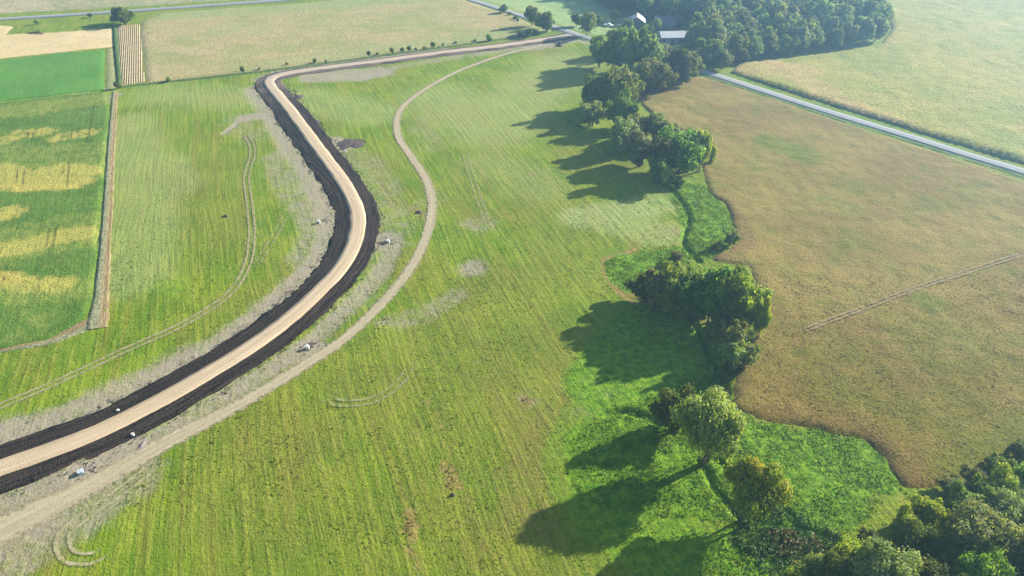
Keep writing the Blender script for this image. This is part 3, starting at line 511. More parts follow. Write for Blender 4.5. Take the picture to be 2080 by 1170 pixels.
# ---------------------------------------------------------------- trees
def crown_np(seed, R, H, zb, nl, leaves, leaf, style='round'):
    rng = np.random.default_rng(seed); lob = []
    cz = zb+(H-zb)*.52; rz = (H-zb)*.5
    for k in range(nl):
        d = rng.normal(size=3); d /= np.linalg.norm(d); rr = rng.uniform(.38, .98)*(.8+.28*math.sin(3*math.atan2(d[1], d[0])+seed)+0)
        if style == 'spray': d[2] = abs(d[2])*.9+.15; d /= np.linalg.norm(d)
        c = np.array([d[0]*R*rr, d[1]*R*rr, cz+d[2]*rz*rr]); r = R*rng.uniform(.13, .34)*(1.12-.3*rr)
        lob.append((c, r, rng.uniform(.75, 1.25)*min(rz/R, 1.5)))
    lob.append((np.array([0, 0, cz]), R*.56, rz/R*1.02))
    n = leaves*2; li = rng.integers(0, len(lob), n) if True else None
    wts = np.array([l[1]**2 for l in lob]); li = rng.choice(len(lob), n, p=wts/wts.sum())
    C = np.array([l[0] for l in lob])[li]; Rr = np.array([l[1] for l in lob])[li]; Kz = np.array([l[2] for l in lob])[li]
    d = rng.normal(size=(n, 3)); d[:, 2] += .12; d /= np.linalg.norm(d, axis=1)[:, None]
    sub = 1+.22*np.sin(d[:, 0]*7+li*1.7)*np.sin(d[:, 1]*6+li)*np.cos(d[:, 2]*5+li*.6)        # lumpy lobes
    rad = Rr*sub*rng.choice([1.0, .86, 1.15, 1.4, .6], n, p=[.45, .22, .16, .07, .1])*rng.uniform(.92, 1.06, n)
    P = C+d*rad[:, None]*np.column_stack([np.ones(n), np.ones(n), Kz])
    ins = np.zeros(n)
    for (c, r, kz) in lob: ins = np.maximum(ins, (np.linalg.norm((P-c)/np.array([1, 1, kz]), axis=1) < r*.72))
    keep = (ins < .5) | (rng.random(n) < .12); keep &= P[:, 2] > zb*.55
    keep &= (rng.random(n) < .55+.45*(np.sin(P[:, 0]*2.1+seed)*np.sin(P[:, 1]*1.9)*np.sin(P[:, 2]*2.3) > -.25))
    idx = np.nonzero(keep)[0][:leaves]; P = P[idx]; d = d[idx]; li = li[idx]; n = len(P)
    N = d+rng.normal(size=(n, 3))*.42; N /= np.linalg.norm(N, axis=1)[:, None]
    el, up = (1.5, .15) if style == 'round' else (2.6, .75)
    V, Q = leaf_quads(P, N, leaf*rng.uniform(.6, 1.35, n), el, up, rng)
    lt = rng.random(len(lob)); tone = np.clip(lt[li]*.4+rng.random(n)*.6, 0, 1)
    acc = np.clip(lt[::-1][li]*.6+rng.random(n)*.4+(.12 if style == 'acc' else 0), 0, 1)
    return V, Q, {'tone': np.repeat(tone, 4), 'acc': np.repeat(acc, 4)}, lob
BARK = Mt('bark'); BARK.col(BARK.mix(BARK.mr(BARK.noise(.3, 4, .7), .3, .7), (.07, .055, .04), (.16, .13, .10))); BARK.bump(BARK.noise(.12, 3), .04); BARKM = BARK.m
def trunk_mesh(lob, zb, H, R, seed, multi=1, n=7):
    rng = random.Random(seed); b = MB(); r0 = max(.08, R*.055)
    for m in range(multi):
        ox, oy = (0, 0) if multi == 1 else (rng.uniform(-.18, .18)*R, rng.uniform(-.18, .18)*R); lean = (rng.uniform(-.1, .1)*R, rng.uniform(-.1, .1)*R)
        b.tube([(ox, oy, -.35), (ox+lean[0]*.3, oy+lean[1]*.3, zb*.6+.1*H), (ox+lean[0], oy+lean[1], H*.45), (ox+lean[0]*1.4, oy+lean[1]*1.4, H*.72)], [r0*1.35, r0, r0*.65, r0*.25], n)
        for c, r, k in lob[m:-1:multi][:6]:
            z0 = min(zb*.7+rng.uniform(.1, .3)*H, c[2]-.1*H) if c[2] > .3*H else zb*.6+.1
            b.tube([(ox+lean[0]*.5, oy+lean[1]*.5, max(z0, .2)), (c[0]*.5, c[1]*.5, (z0+c[2])/2+.03*H), tuple(c)], [r0*.45, r0*.28, r0*.08], 5)
    return b.mesh('trunk', True)
MATS = {'dark': foliage_mat('foliage_dark', (.045, .10, .016), (.23, .32, .045), .52, ((.30, .22, .04), .12)),
        'mid': foliage_mat('foliage_mid', (.075, .14, .018), (.33, .41, .06), .52, ((.32, .26, .05), .2)),
        'light': foliage_mat('foliage_willow', (.11, .17, .03), (.42, .47, .11), .52),
        'grey': foliage_mat('foliage_grey', (.09, .145, .04), (.36, .41, .14), .52),
        'yell': foliage_mat('foliage_autumn', (.09, .13, .015), (.34, .44, .03), .5, ((.72, .60, .04), .55), amt=.2),
        'ygreen': foliage_mat('foliage_bright', (.10, .19, .012), (.42, .52, .045), .5, ((.6, .62, .05), .6), amt=.3),
        'wood': foliage_mat('foliage_wood', (.06, .12, .028), (.29, .36, .09), .52, ((.24, .22, .09), .35), amt=1.2),
        'oak': foliage_mat('foliage_green', (.055, .14, .014), (.28, .41, .04), .52)}
# variants: name -> (R, H, zb, lobes, leaves, leaf size, style, stems)
VAR = {'near_round': (5, 10, .4, 80, 26000, .27, 'round', 1), 'near_spray': (4.2, 11, .8, 80, 26000, .22, 'spray', 2), 'near_bush': (3, 5, .2, 46, 11000, .23, 'round', 3),
       'mid_round': (5, 11, .3, 60, 10500, .46, 'round', 1), 'mid_spray': (4, 10, .3, 34, 7000, .42, 'spray', 2), 'mid_bush': (3, 5, .15, 26, 4000, .36, 'round', 3), 'sapling': (1.4, 6, .4, 12, 2400, .26, 'spray', 1),
       'far_round': (5, 12, .4, 36, 5000, .62, 'round', 1), 'far_tall': (4, 13, 1.0, 30, 4000, .58, 'spray', 1), 'far_bush': (2, 3, .1, 9, 700, .4, 'round', 2)}
LIB = {}
def variant(kind, mat, i):
    key = (kind, mat, i)
    if key not in LIB:
        R, H, zb, nl, lv, lf, st, stems = VAR[kind]; sd = hash_(kind)*7+i*13+3
        k2 = (kind, i)
        if k2 not in LIB:
            V, Q, at, lob = crown_np(sd, R, H, zb, nl, lv, lf, st); LIB[k2] = (V, Q, at, trunk_mesh(lob, zb, H, R, sd, stems, 7 if 'far' not in kind else 5))
        V, Q, at, tr = LIB[k2]; me = mesh_np('crown', V, Q, at, smooth=False); me.materials.append(MATS[mat])
        if not len(tr.materials): tr.materials.append(BARKM)
        # real extents for fitting
        LIB[key] = (me, tr, float(np.percentile(np.abs(V[:, :2]).max(1), 98)), float(np.percentile(V[:, 2], 99.5)))
    return LIB[key]
def hash_(s): return sum(ord(c)*(i+3) for i, c in enumerate(s)) % 97
TN = [0]
def tree_at(x, y, w, h, kind, mat, label, name='tree', cat='tree', group=None, rz=None, vi=None):
    TN[0] += 1; vi = TN[0] % 3 if vi is None else vi
    me, tr, R, H = variant(kind, mat, vi); o = empty(name, (x, y, -.05), random.uniform(0, 6.28) if rz is None else rz)
    o.scale = (w/2/R, w/2/R, h/H)
    link('crown', me, None, o)
    if kind != 'far_bush': link('trunk', tr, None, o)
    else: link('stem', tr, None, o)
    return tag(o, label, cat, group)
def tree(bx, by, ty, wpx, kind, mat, label, name='tree', cat='tree', group=None, vi=None, cx=None, hk=1.0):
    p = G(bx, by); yt = G(bx, ty)[1]; D = math.sqrt(p[0]**2+p[1]**2+CAMZ**2)
    w = wpx/F*D*.86; yb = p[1]+.0; h = max(1.0, CAMZ*(1-yb/yt))*hk*.94
    return tree_at(p[0], p[1], w, h, kind, mat, label, name, cat, group, vi=vi)
# near singles
tree(1424, 940, 808, 128, 'near_spray', 'light', 'tall pale green willow-like tree standing alone left of the yellowing tree', 'willow_tree', vi=0)
tree(1362, 872, 795, 92, 'near_bush', 'dark', 'dark round shrub with pale top pressed against the tall pale green tree', 'shrub', 'shrub')
tree(1512, 1058, 942, 120, 'near_spray', 'yell', 'yellowing autumn tree with gold leaves at lower right beside the creek cut', 'autumn_tree', vi=2)
# feathery saplings
for bx, by, ty, w, lb in [(1437, 700, 645, 32, 'slim feathery sapling, leftmost of the pale ones below the big dark clump'), (1458, 705, 650, 24, 'slimmest feathery sapling, second from the left below the big dark clump'), (1482, 728, 648, 42, 'tallest pale feathery sapling below the big dark clump'), (1476, 742, 690, 60, 'pale feathery bush at the foot of the tallest sapling')]:
    tree(bx, by, ty, w, 'sapling', 'light', lb, 'sapling', 'sapling', 'pale saplings below the dark clump')
tree(1512, 745, 695, 56, 'mid_bush', 'grey', 'silvery leafed shrub on the bank between the saplings and the bean field', 'shrub', 'shrub')
tree(1535, 690, 600, 40, 'mid_spray', 'ygreen', 'thin yellow-green tree at the right end of the big dark clump', 'tree')
# big dark clump
CL = [(1305, 612, 550, 74, 'mid_bush', 'dark', 'low dark bush with yellow tips at the left tip of the big dark clump'), (1330, 628, 540, 66, 'mid_bush', 'grey', 'greyish bush second from the left in the big dark clump'), (1360, 632, 530, 80, 'mid_round', 'mid', 'rounded dark tree third from the left in the big dark clump'),
      (1400, 645, 530, 84, 'mid_round', 'dark', 'dark tree in the centre left of the big dark clump'), (1438, 655, 535, 84, 'mid_round', 'oak', 'broad dark green tree in the centre of the big dark clump'), (1475, 670, 538, 84, 'mid_round', 'oak', 'tallest dark green tree in the right half of the big dark clump'),
      (1508, 672, 555, 70, 'mid_round', 'ygreen', 'yellow-green topped tree at the right of the big dark clump'), (1380, 600, 528, 60, 'mid_bush', 'grey', 'greyish shrub peeping over the back of the big dark clump'), (1455, 610, 545, 80, 'mid_round', 'mid', 'green crown at the back right of the big dark clump')]
for t in CL: tree(*t[:6], t[6], 'tree', group='trees of the big dark clump', hk=.92)
tree(1372, 534, 512, 34, 'mid_bush', 'grey', 'small grey shrub in the bright grass just above the big dark clump', 'shrub', 'shrub')
tree(1483, 497, 466, 34, 'mid_bush', 'grey', 'small dark shrub at the right bend of the bright grass beside the bean field', 'shrub', 'shrub')
tree(1456, 508, 494, 24, 'mid_bush', 'mid', 'tiny green shrub left of the small dark shrub at the right bend', 'shrub', 'shrub')
# middle cluster
MC = [(1378, 352, 258, 106, 'mid_round', 'oak', 'large rounded green tree with golden top at the right end of the middle cluster'), (1418, 350, 262, 50, 'mid_spray', 'ygreen', 'yellow-green tree on the right flank of the large rounded green tree'), (1441, 330, 292, 32, 'mid_bush', 'ygreen', 'small bright yellow bush sticking out over the bean field from the middle cluster'), (1344, 356, 272, 66, 'mid_round', 'dark', 'dark tree with orange tipped crown in the middle cluster'),
      (1298, 338, 268, 70, 'mid_round', 'grey', 'greyish rounded tree at the front of the middle cluster'), (1266, 308, 240, 64, 'mid_round', 'grey', 'grey-green tree at the left front of the middle cluster'), (1325, 284, 226, 50, 'mid_bush', 'grey', 'low grey bush at the back of the middle cluster'), (1352, 300, 246, 56, 'mid_round', 'mid', 'green tree in the back row of the middle cluster'), (1290, 285, 230, 56, 'mid_round', 'grey', 'grey-green tree at the back left of the middle cluster'),
      (1335, 372, 318, 56, 'mid_bush', 'dark', 'low dark bush at the foot of the middle cluster'), (1345, 382, 334, 20, 'sapling', 'mid', 'slim upright sapling in front of the middle cluster'), (1376, 382, 364, 26, 'mid_bush', 'dark', 'tiny dark bush below the right end of the middle cluster')]
for t in MC: tree(*t[:6], t[6], 'tree', group='trees of the middle cluster')
UC = [(1208, 222, 146, 62, 'mid_round', 'dark', 'dark tree at the left of the upper tree pair'), (1240, 226, 138, 74, 'mid_round', 'mid', 'broad tree with bright top in the upper tree group'), (1268, 222, 140, 56, 'mid_round', 'mid', 'green tree at the right of the upper tree group'), (1261, 262, 186, 64, 'mid_round', 'oak', 'fresh green tree in front of the upper tree group'), (1201, 254, 205, 58, 'mid_bush', 'grey', 'reddish grey round shrub left of the fresh green tree'),
      (1318, 184, 118, 78, 'mid_round', 'mid', 'round tree with bright top left of the gravel road bend'), (1352, 178, 128, 50, 'mid_round', 'grey', 'greyish tree filling the gap beside the round bright topped tree'), (1384, 172, 97, 60, 'mid_round', 'dark', 'open crowned tree beside the gravel road bend'), (1398, 160, 104, 44, 'mid_round', 'grey', 'grey-green tree right behind the open crowned tree')]
for t in UC: tree(*t[:6], t[6], 'tree', group='trees of the upper group')
BC = [(1217, 136, 68, 56, 'far_round', 'mid', 'left end tree of the large rounded clump before the farm shed'), (1243, 146, 60, 60, 'far_round', 'dark', 'second tree of the large rounded clump before the farm shed'), (1268, 148, 52, 64, 'far_round', 'mid', 'tallest middle tree of the large rounded clump before the farm shed'), (1297, 146, 54, 58, 'far_round', 'dark', 'fourth tree of the large rounded clump before the farm shed'), (1320, 140, 68, 50, 'far_round', 'mid', 'yellowish tree at the right of the large rounded clump before the farm shed'),
      (1343, 132, 86, 44, 'far_round', 'grey', 'low greyish tree between the large rounded clump and the shed'), (1255, 112, 54, 50, 'far_round', 'mid', 'tree at the back of the large rounded clump'), (1365, 118, 90, 40, 'far_round', 'grey', 'pale greyish tree just below the farm shed'), (1312, 76, 48, 32, 'far_round', 'dark', 'single dark tree between the two farmhouses and the shed'), (1395, 112, 84, 44, 'far_round', 'mid', 'green tree just right below the farm shed')]
for t in BC: tree(*t[:6], t[6], 'tree', group='trees round the farmyard')
FA = [(1081, 54, 10, 30, 'far_tall', 'mid', 'taller left tree of the pair left of the road junction'), (1112, 66, 22, 38, 'far_round', 'dark', 'broader right tree of the pair left of the road junction'), (1096, 60, 24, 24, 'far_round', 'mid', 'middle tree squeezed in the pair left of the road junction'), (1022, 28, 8, 19, 'far_round', 'dark', 'small dark tree beside the far gravel road'), (1192, 74, 24, 38, 'far_tall', 'mid', 'tall rounded tree right of the road junction'), (1171, 54, 26, 24, 'far_round', 'dark', 'dark tree behind the left of the tall rounded junction tree'), (1215, 52, 28, 22, 'far_round', 'dark', 'small dark tree right of the tall rounded junction tree'), (1247, 46, 21, 26, 'far_tall', 'yell', 'thin yellowish tree on the farm lawn'),
      (255, 50, 13, 40, 'far_round', 'dark', 'large lone dark tree at the head of the cut maize strip'), (245, 47, 14, 30, 'far_round', 'dark', 'smaller tree merged into the left of the large lone tree'), (184, 36, 26, 10, 'far_bush', 'dark', 'tiny dark bush beside the far country road'), (76, 50, 39, 9, 'far_bush', 'grey', 'tiny grey upright bush near the top left corner')]
for t in FA: tree(*t[:6], t[6], 'tree')
# bushes along the field bank
BB = [(240, 180, 165, 13), (343, 167, 156, 8), (493, 148, 134, 8), (527, 143, 136, 5), (583, 134, 126, 6), (640, 129, 118, 8), (662, 127, 121, 6), (750, 116, 102, 8), (767, 112, 106, 6), (797, 110, 95, 9), (817, 106, 96, 8), (831, 104, 92, 9), (845, 103, 96, 7), (862, 101, 94, 8), (880, 98, 84, 10), (900, 94, 87, 6), (926, 89, 83, 6), (965, 84, 79, 6), (993, 84, 68, 13), (1056, 76, 60, 12), (1073, 76, 56, 16), (1088, 70, 60, 14), (1035, 32, 24, 9), (1046, 40, 32, 9), (1052, 44, 36, 8)]
ordn = ['first', 'second', 'third', 'fourth', 'fifth', 'sixth', 'seventh', 'eighth', 'ninth', 'tenth', 'eleventh', 'twelfth', 'thirteenth', 'fourteenth', 'fifteenth', 'sixteenth', 'seventeenth', 'eighteenth', 'nineteenth', 'twentieth', 'twenty-first', 'twenty-second', 'twenty-third', 'twenty-fourth', 'twenty-fifth']
for k, (bx, by, ty, w) in enumerate(BB):
    if k < 22: tree(bx, by, ty, w*1.1, 'far_bush', 'dark', f'small dark bush on the bank above the new road, {ordn[k]} from the left', 'bush', 'bush', 'bushes along the field bank')
    else: tree(bx, by, ty, w*1.1, 'far_bush', 'dark', f'tiny bush beside the far gravel road, {ordn[k-22]} from the top', 'bush', 'bush', 'bushes beside the far road')
for k, (bx, by, ty, w, lb) in enumerate([(1273, 66, 36, 26, 'dark tree hiding the left end of the farmhouses'), (1332, 62, 36, 24, 'dark tree between the two farmhouses'), (1322, 44, 22, 26, 'tree right behind the two farmhouses'), (1376, 58, 28, 30, 'dark tree to the right of the blue-grey farmhouse'), (1408, 84, 58, 32, 'tree close to the right end of the farm shed')]):
    tree(bx, by, ty, w, 'far_round', 'wood', lb)
# the wood: rows set back from its front edge
FRONT = GP([(1424, 134), (1470, 142), (1500, 133), (1560, 126), (1640, 116), (1720, 103), (1776, 92), (1790, 62)])
FL, _ = smooth_line(FRONT, 1.0)
WOODP = GP([(1392, 106), (1424, 128), (1470, 137), (1500, 131), (1560, 122), (1650, 112), (1740, 98), (1786, 86), (1796, 62), (1770, 40), (1690, 20), (1670, -12), (1650, -30), (1200, -30), (1190, -5), (1230, 14), (1290, 36), (1400, 52), (1420, 80)])
rngw = random.Random(11); cells = []
dirx = np.array([.93, .37]); dirx /= np.linalg.norm(dirx); diry = np.array([-dirx[1], dirx[0]]); o0 = G(1424, 134)
for r in range(0, 40):
    row = []
    for c_ in range(-20, 40):
        p = o0+diry*(r*8.6+rngw.uniform(-1.2, 1.2))+dirx*((c_+.5*(r % 2))*9.6+rngw.uniform(-1.4, 1.4))
        if inside(np.array([p[0]]), np.array([p[1]]), WOODP)[0]: row.append(p)
    if row: cells.append(row)
nb = 0
for r, row in enumerate(cells):
    for c_, p in enumerate(row):
        big = r == 0 or rngw.random() < .25; w = rngw.uniform(9.5, 13.5) if r else rngw.uniform(9.5, 11.5); h = rngw.uniform(9, 13) if r < 2 else rngw.uniform(10.5, 16)
        mt_ = rngw.choices(['wood', 'dark', 'grey', 'mid'], [6, 2, 1.3, 1.6])[0]; kd = 'far_round' if rngw.random() < .85 else 'far_tall'
        rown = 'front row' if r == 0 else f'{ordn[r] if r < 25 else str(r+1)+"th"} row back'
        tree_at(p[0], p[1], w, h, kd, mt_, f'tree of the wood beyond the shed, {rown}, {ordn[c_] if c_ < 25 else str(c_+1)+"th"} from the left', 'woodland_tree', 'tree', 'trees of the wood'); nb += 1
print('wood trees', nb)
# front hem of shrubs between road bend and wood
for k, (bx, by, ty, w) in enumerate([(1432, 133, 92, 40), (1466, 141, 98, 38), (1500, 128, 95, 34), (1450, 120, 84, 44)]):
    tree(bx, by, ty, w, 'far_round', 'wood', f'rounded tree at the corner of the wood by the gravel road, {ordn[k]} from the left' if k < 3 else 'rounded tree behind the corner trees of the wood by the gravel road', 'woodland_tree', 'tree')
# corner thicket, lower right
TH = [(1776, 1215, 1104, 122, 'near_round', 'grey', 'big grey-green rounded crown at the bottom edge of the corner thicket'), (1955, 1140, 1020, 112, 'near_round', 'grey', 'big grey-green rounded crown in the middle of the corner thicket'), (1865, 1068, 1003, 68, 'near_bush', 'ygreen', 'brightest yellow-green crown at the top of the corner thicket'), (1828, 1092, 1030, 52, 'near_bush', 'ygreen', 'smaller yellow-green crown left of the brightest one in the corner thicket'), (2034, 1090, 1005, 90, 'near_round', 'grey', 'greyish crown at the right edge of the corner thicket'),
      (1990, 1025, 965, 62, 'near_bush', 'oak', 'fresh green crown in the back row of the corner thicket'), (2030, 1020, 950, 62, 'near_bush', 'ygreen', 'yellow-green crown in the back row of the corner thicket'), (2072, 1010, 932, 60, 'near_bush', 'oak', 'fresh green crown cut by the right edge of the photo'), (1940, 1045, 985, 62, 'near_bush', 'dark', 'dark green bush behind the big middle crown of the thicket'), (1928, 1000, 968, 46, 'near_bush', 'grey', 'small purple-grey bush at the field edge of the thicket'),
      (1972, 985, 950, 46, 'near_bush', 'grey', 'second purple-grey bush at the field edge of the thicket'), (2020, 962, 925, 50, 'near_bush', 'dark', 'dark bush on the field edge near the right side of the photo'), (2075, 930, 895, 50, 'near_bush', 'dark', 'dark bush on the field edge cut by the right side of the photo'), (1904, 1160, 1085, 74, 'near_round', 'oak', 'dark leafy crown between the two big grey-green crowns'), (1850, 1140, 1062, 80, 'near_round', 'dark', 'darkest crown left of centre in the corner thicket'),
      (1718, 1150, 1090, 66, 'near_bush', 'ygreen', 'yellow-green topped bush at the left end of the corner thicket'), (1757, 1118, 1072, 42, 'near_bush', 'grey', 'thin brownish shrub above the left end of the corner thicket'), (1690, 1200, 1128, 80, 'near_round', 'dark', 'dark bush at the bottom edge left of the big grey-green crown'), (1606, 1190, 1150, 34, 'near_bush', 'ygreen', 'small yellow bush at the bottom edge by the rusty weeds'), (1650, 1180, 1120, 56, 'near_bush', 'grey', 'brownish green bush right of the rusty weeds'),
      (1960, 1215, 1110, 90, 'near_round', 'oak', 'dark green crown at the bottom edge right of the thicket centre'), (2040, 1190, 1075, 80, 'near_spray', 'mid', 'loose feathery tree in the bottom right corner'), (1880, 1230, 1140, 90, 'near_round', 'dark', 'dark crown at the bottom edge in the thicket centre'), (2090, 1130, 1030, 80, 'near_round', 'dark', 'dark crown cut by the right edge of the photo'), (2090, 1240, 1120, 100, 'near_round', 'oak', 'crown filling the very bottom right corner'), (1990, 1080, 1020, 60, 'near_bush', 'dark', 'dark bush in the gap right of the big middle crown')]
for t in TH: tree(*t[:6], t[6], 'thicket_tree', group='trees of the corner thicket', hk=.84)

# ---------------------------------------------------------------- farm buildings
def simple(name, colr, rough=.7, spec=.2, n=None):
    m = Mt(name, rough, spec)
    if n: m.col(m.mix(m.mr(m.noise(n, 4, .7), .35, .65), tuple(x*.8 for x in colr), colr))
    else: m.col(colr)
    return m.m
ROOFM = Mt('sheet_metal_roof', .4, .4); wv = ROOFM.n('ShaderNodeTexWave', wave_type='BANDS', bands_direction='X'); wv.inputs['Scale'].default_value = 1.1; ROOFM.put(wv.inputs['Vector'], ROOFM.n('ShaderNodeTexCoord').outputs['Object'])
ROOFM.col(ROOFM.mix(ROOFM.mr(ROOFM.noise(2, 4, .7), .3, .7), (.34, .36, .38), (.44, .46, .48))); ROOFM.bump(wv.outputs['Fac'], .06)
WALLM = simple('weathered_wall', (.16, .17, .19), n=1.5); WHITE = simple('white_paint', (.78, .78, .75)); DKROOF = simple('grey_shingles', (.16, .165, .18), .9, n=.8); GLASS = simple('window_glass', (.03, .04, .05), .1, .5); DOORM = simple('barn_door', (.42, .42, .42), n=1); PALEROOF = simple('pale_roof', (.72, .70, .66), .6, n=2)
def house(name, label, cx, cy, L, Wd, hw, hr, rz, wall, roof, lab2=None, doors=1, wins=3, over=.5, chim=False, annex=None):
    o = empty(name, (cx, cy, 0), rz); b = MB()
    x, y = L/2, Wd/2
    b.add([(-x, -y, -.2), (x, -y, -.2), (x, y, -.2), (-x, y, -.2), (-x, -y, hw), (x, -y, hw), (x, y, hw), (-x, y, hw), (-x, 0, hw+hr), (x, 0, hw+hr)],
          [(0, 1, 5, 4), (2, 3, 7, 6), (1, 2, 6, 9, 5), (3, 0, 4, 8, 7)]); b.build('wall', wall, o)
    r = MB(); t = .16; s = hr/y
    for sg in (-1, 1):
        Y = sg*(y+over); zc = hw-over*s
        V = [(-x-over, 0, hw+hr+.02), (x+over, 0, hw+hr+.02), (x+over, Y, zc+.02), (-x-over, Y, zc+.02)]; V += [(p[0], p[1], p[2]+t) for p in V]
        q = [(0, 1, 2, 3), (4, 7, 6, 5), (0, 4, 5, 1), (1, 5, 6, 2), (2, 6, 7, 3), (3, 7, 4, 0)]
        r.add(V, q if sg > 0 else [f[::-1] for f in q])
    ro = r.build('roof', roof, o)
    if chim: c = MB(); c.box((x*.4, y*.2, hw+hr+.3), (.7, .7, 1.8)); c.build('chimney', simple('brick_chimney', (.25, .13, .1)), ro)
    for k in range(doors):
        d = MB(); d.box((-x*.55+k*L*.28, -y-.05, 1.5), (2.8 if doors > 1 else 1.1, .1, 3.0 if doors > 1 else 2.1)); d.build('door', DOORM, o)
    for k in range(wins):
        X = -x+L*(k+1)/(wins+1)+.3; f = MB(); f.box((X, -y-.04, hw*.62), (1.2, .08, 1.2)); fo = f.build('window', WHITE, o)
        g = MB(); g.box((X, -y-.09, hw*.62), (.95, .04, .95)); g.build('pane', GLASS, fo)
    return tag(o, label, 'shed' if doors > 1 else 'house')
p = G(1371, 90); shed = house('farm_shed', 'long farm shed with pale sheet metal roof beside the wood', p[0], p[1]+3.5, 15.5, 9.5, 3.6, 1.9, math.radians(4), WALLM, ROOFM.m, doors=2, wins=2, over=.35)
b = MB(); b.box((0, 0, 1.5), (2.9, 6.5, 3)); an = b.build('lean_to', WALLM, shed); an.location = (9.2, -.6, 0)
b = MB(); b.box((9.2, -.6, 3.1), (3.3, 7.2, .16)); b.build('lean_to_roof', ROOFM.m, shed)
p = G(1294, 56); house('farmhouse', 'farmhouse with white sunlit roof slope, left of the two houses by the wood', p[0], p[1]+3, 8.5, 8.5, 3.2, 2.6, math.radians(80), WALLM, PALEROOF, chim=True)
p = G(1279, 56); house('outbuilding', 'low dark roofed outbuilding left of the white roofed farmhouse', p[0], p[1]+3, 6, 5, 2.5, 1.4, math.radians(-10), WALLM, DKROOF, wins=1)
p = G(1353, 60); h2 = house('farmhouse', 'blue-grey roofed farmhouse with a white gable, right of the two houses by the wood', p[0], p[1]+3, 10, 8, 3.2, 2.8, math.radians(-10), WALLM, DKROOF, chim=True)
b = MB(); b.add([(-6.2, -3.9, 3.0), (-6.2, 3.9, 3.0), (-5.6, 0, 6.1), (-5.1, -4.1, 3.0), (-5.1, 4.1, 3.0), (-5.1, 0, 6.2)], [(0, 2, 1), (3, 4, 5), (0, 3, 5, 2), (1, 2, 5, 4), (0, 1, 4, 3)]); b.build('gable', WHITE, h2)
# vehicles
TYRE = simple('tyre_rubber', (.02, .02, .02)); CARGL = simple('car_glass', (.03, .035, .04), .1, .6)
def vehicle(name, label, x, y, rz, colr, kind):
    o = empty(name, (x, y, .1), rz); m = simple(name+'_paint', colr, .35, .5); L = 5.2 if kind == 'pickup' else 7.0; H = 1.0 if kind == 'pickup' else 2.6
    pr = [(-L/2, .45), (-L/2, 1.05), (-.9, 1.1), (-.55, 1.75), (.75, 1.75), (1.35, 1.1), (L/2, .98), (L/2, .45)] if kind == 'pickup' else [(-L/2, .5), (-L/2, 2.7), (-L/2+.2, 2.85), (L/2-.5, 2.85), (L/2-.05, 2.3), (L/2, 1.4), (L/2, .5)]
    n = len(pr); V = [(a, s*(.95 if c < 1.2 or kind != 'pickup' else .8), c) for s in (-1, 1) for a, c in pr]; b = MB()
    b.add(V, [tuple(range(n)), tuple(range(2*n-1, n-1, -1))]+[(k, k+n, (k+1) % n+n, (k+1) % n) for k in range(n)]); b.build('body', m, o)
    g = MB()
    if kind == 'pickup': g.box((.1, 0, 1.42), (1.1, 1.86, .42)); g.box((1.08, 0, 1.4), (.3, 1.4, .4))
    else: g.box((0, -.96, 1.9), (1.2, .05, .6)); g.box((-1.9, -.96, 1.9), (.8, .05, .6))
    g.build('window', CARGL, o)
    for sx in (-1, 1):
        for sy in (-1, 1):
            w_ = MB(); w_.tube([(sx*L*.3, sy*.82, .35), (sx*L*.3, sy*1.0, .35)], [.36, .36], 14); w_.build('wheel', TYRE, o)
    return tag(o, label, 'pickup' if kind == 'pickup' else 'camper')
p = G(1236, 54); vehicle('pickup_truck', 'white pickup truck parked on the farm lawn', p[0], p[1], math.radians(-25), (.8, .8, .8), 'pickup')
p = G(1366, 86); vehicle('camper_trailer', 'long white camper parked in front of the farm shed', p[0], p[1]-1.5, math.radians(4), (.82, .82, .82), 'camper')
b = MB(); a0 = G(1226, 48); a1 = G(1250, 43)
fo = empty('white_fence', (a0[0], a0[1], 0), math.atan2(a1[1]-a0[1], a1[0]-a0[0])); Lf = np.hypot(*(a1-a0)); b.box((Lf/2, 0, .9), (Lf, .08, .14)); b.box((Lf/2, 0, .5), (Lf, .08, .14)); b.build('rail', WHITE, fo)
for k in range(5): b = MB(); b.box((Lf*k/4, .09, .5), (.14, .1, 1.2)); b.build('post', WHITE, fo)
tag(fo, 'short white rail fence on the farm lawn behind the pickup', 'fence')

# ---------------------------------------------------------------- drain risers beside the new road
CONC = simple('pale_concrete', (.52, .52, .50), .8, n=.4); HOLE = simple('dark_opening', (.02, .02, .02)); BLUEC = simple('bluish_concrete', (.45, .52, .57), .8, n=.4)
def riser(px, py, r, h, label, square=False, mat=None, rz=.5):
    p = G(px, py); o = empty('drain_riser', (p[0], p[1], .0), rz); mat = mat or CONC
    b = MB()
    if square: b.box((0, 0, h/2-.1), (2*r, 2*r, h+.2), 0, .96)
    else: b.tube([(0, 0, -.2), (0, 0, h)], [r, r*.95], 20)
    b.build('shaft', mat, o)
    b = MB()
    if square: b.box((0, 0, h+.05), (2*r+.16, 2*r+.16, .1))
    else: b.tube([(0, 0, h+.002), (0, 0, h+.09)], [r*1.1, r*1.06], 20)
    l = b.build('lid', mat, o); b = MB(); b.box((0, 0, h+.115), (.3, .3, .03)) if square else b.tube([(0, 0, h+.092), (0, 0, h+.13)], [r*.3, r*.28], 12); b.build('cover_plate', CONC if square else mat, l)
    return tag(o, label, 'drain riser', 'drain risers along the new road')
riser(625, 708, .5, .8, 'white round drain riser on the bare patch right of the new road, below its bend')
riser(166, 962, .42, .7, 'square pale bluish drain box beside the lower left stretch of the new road', True, BLUEC)
riser(648, 453, .42, .8, 'small pale drain riser on the dirt left of the bend in the new road')
riser(789, 493, .5, .8, 'small white drain riser right of the bend in the new road')
riser(271, 885, .3, .55, 'tiny white riser in the black soil on the lower side of the road')
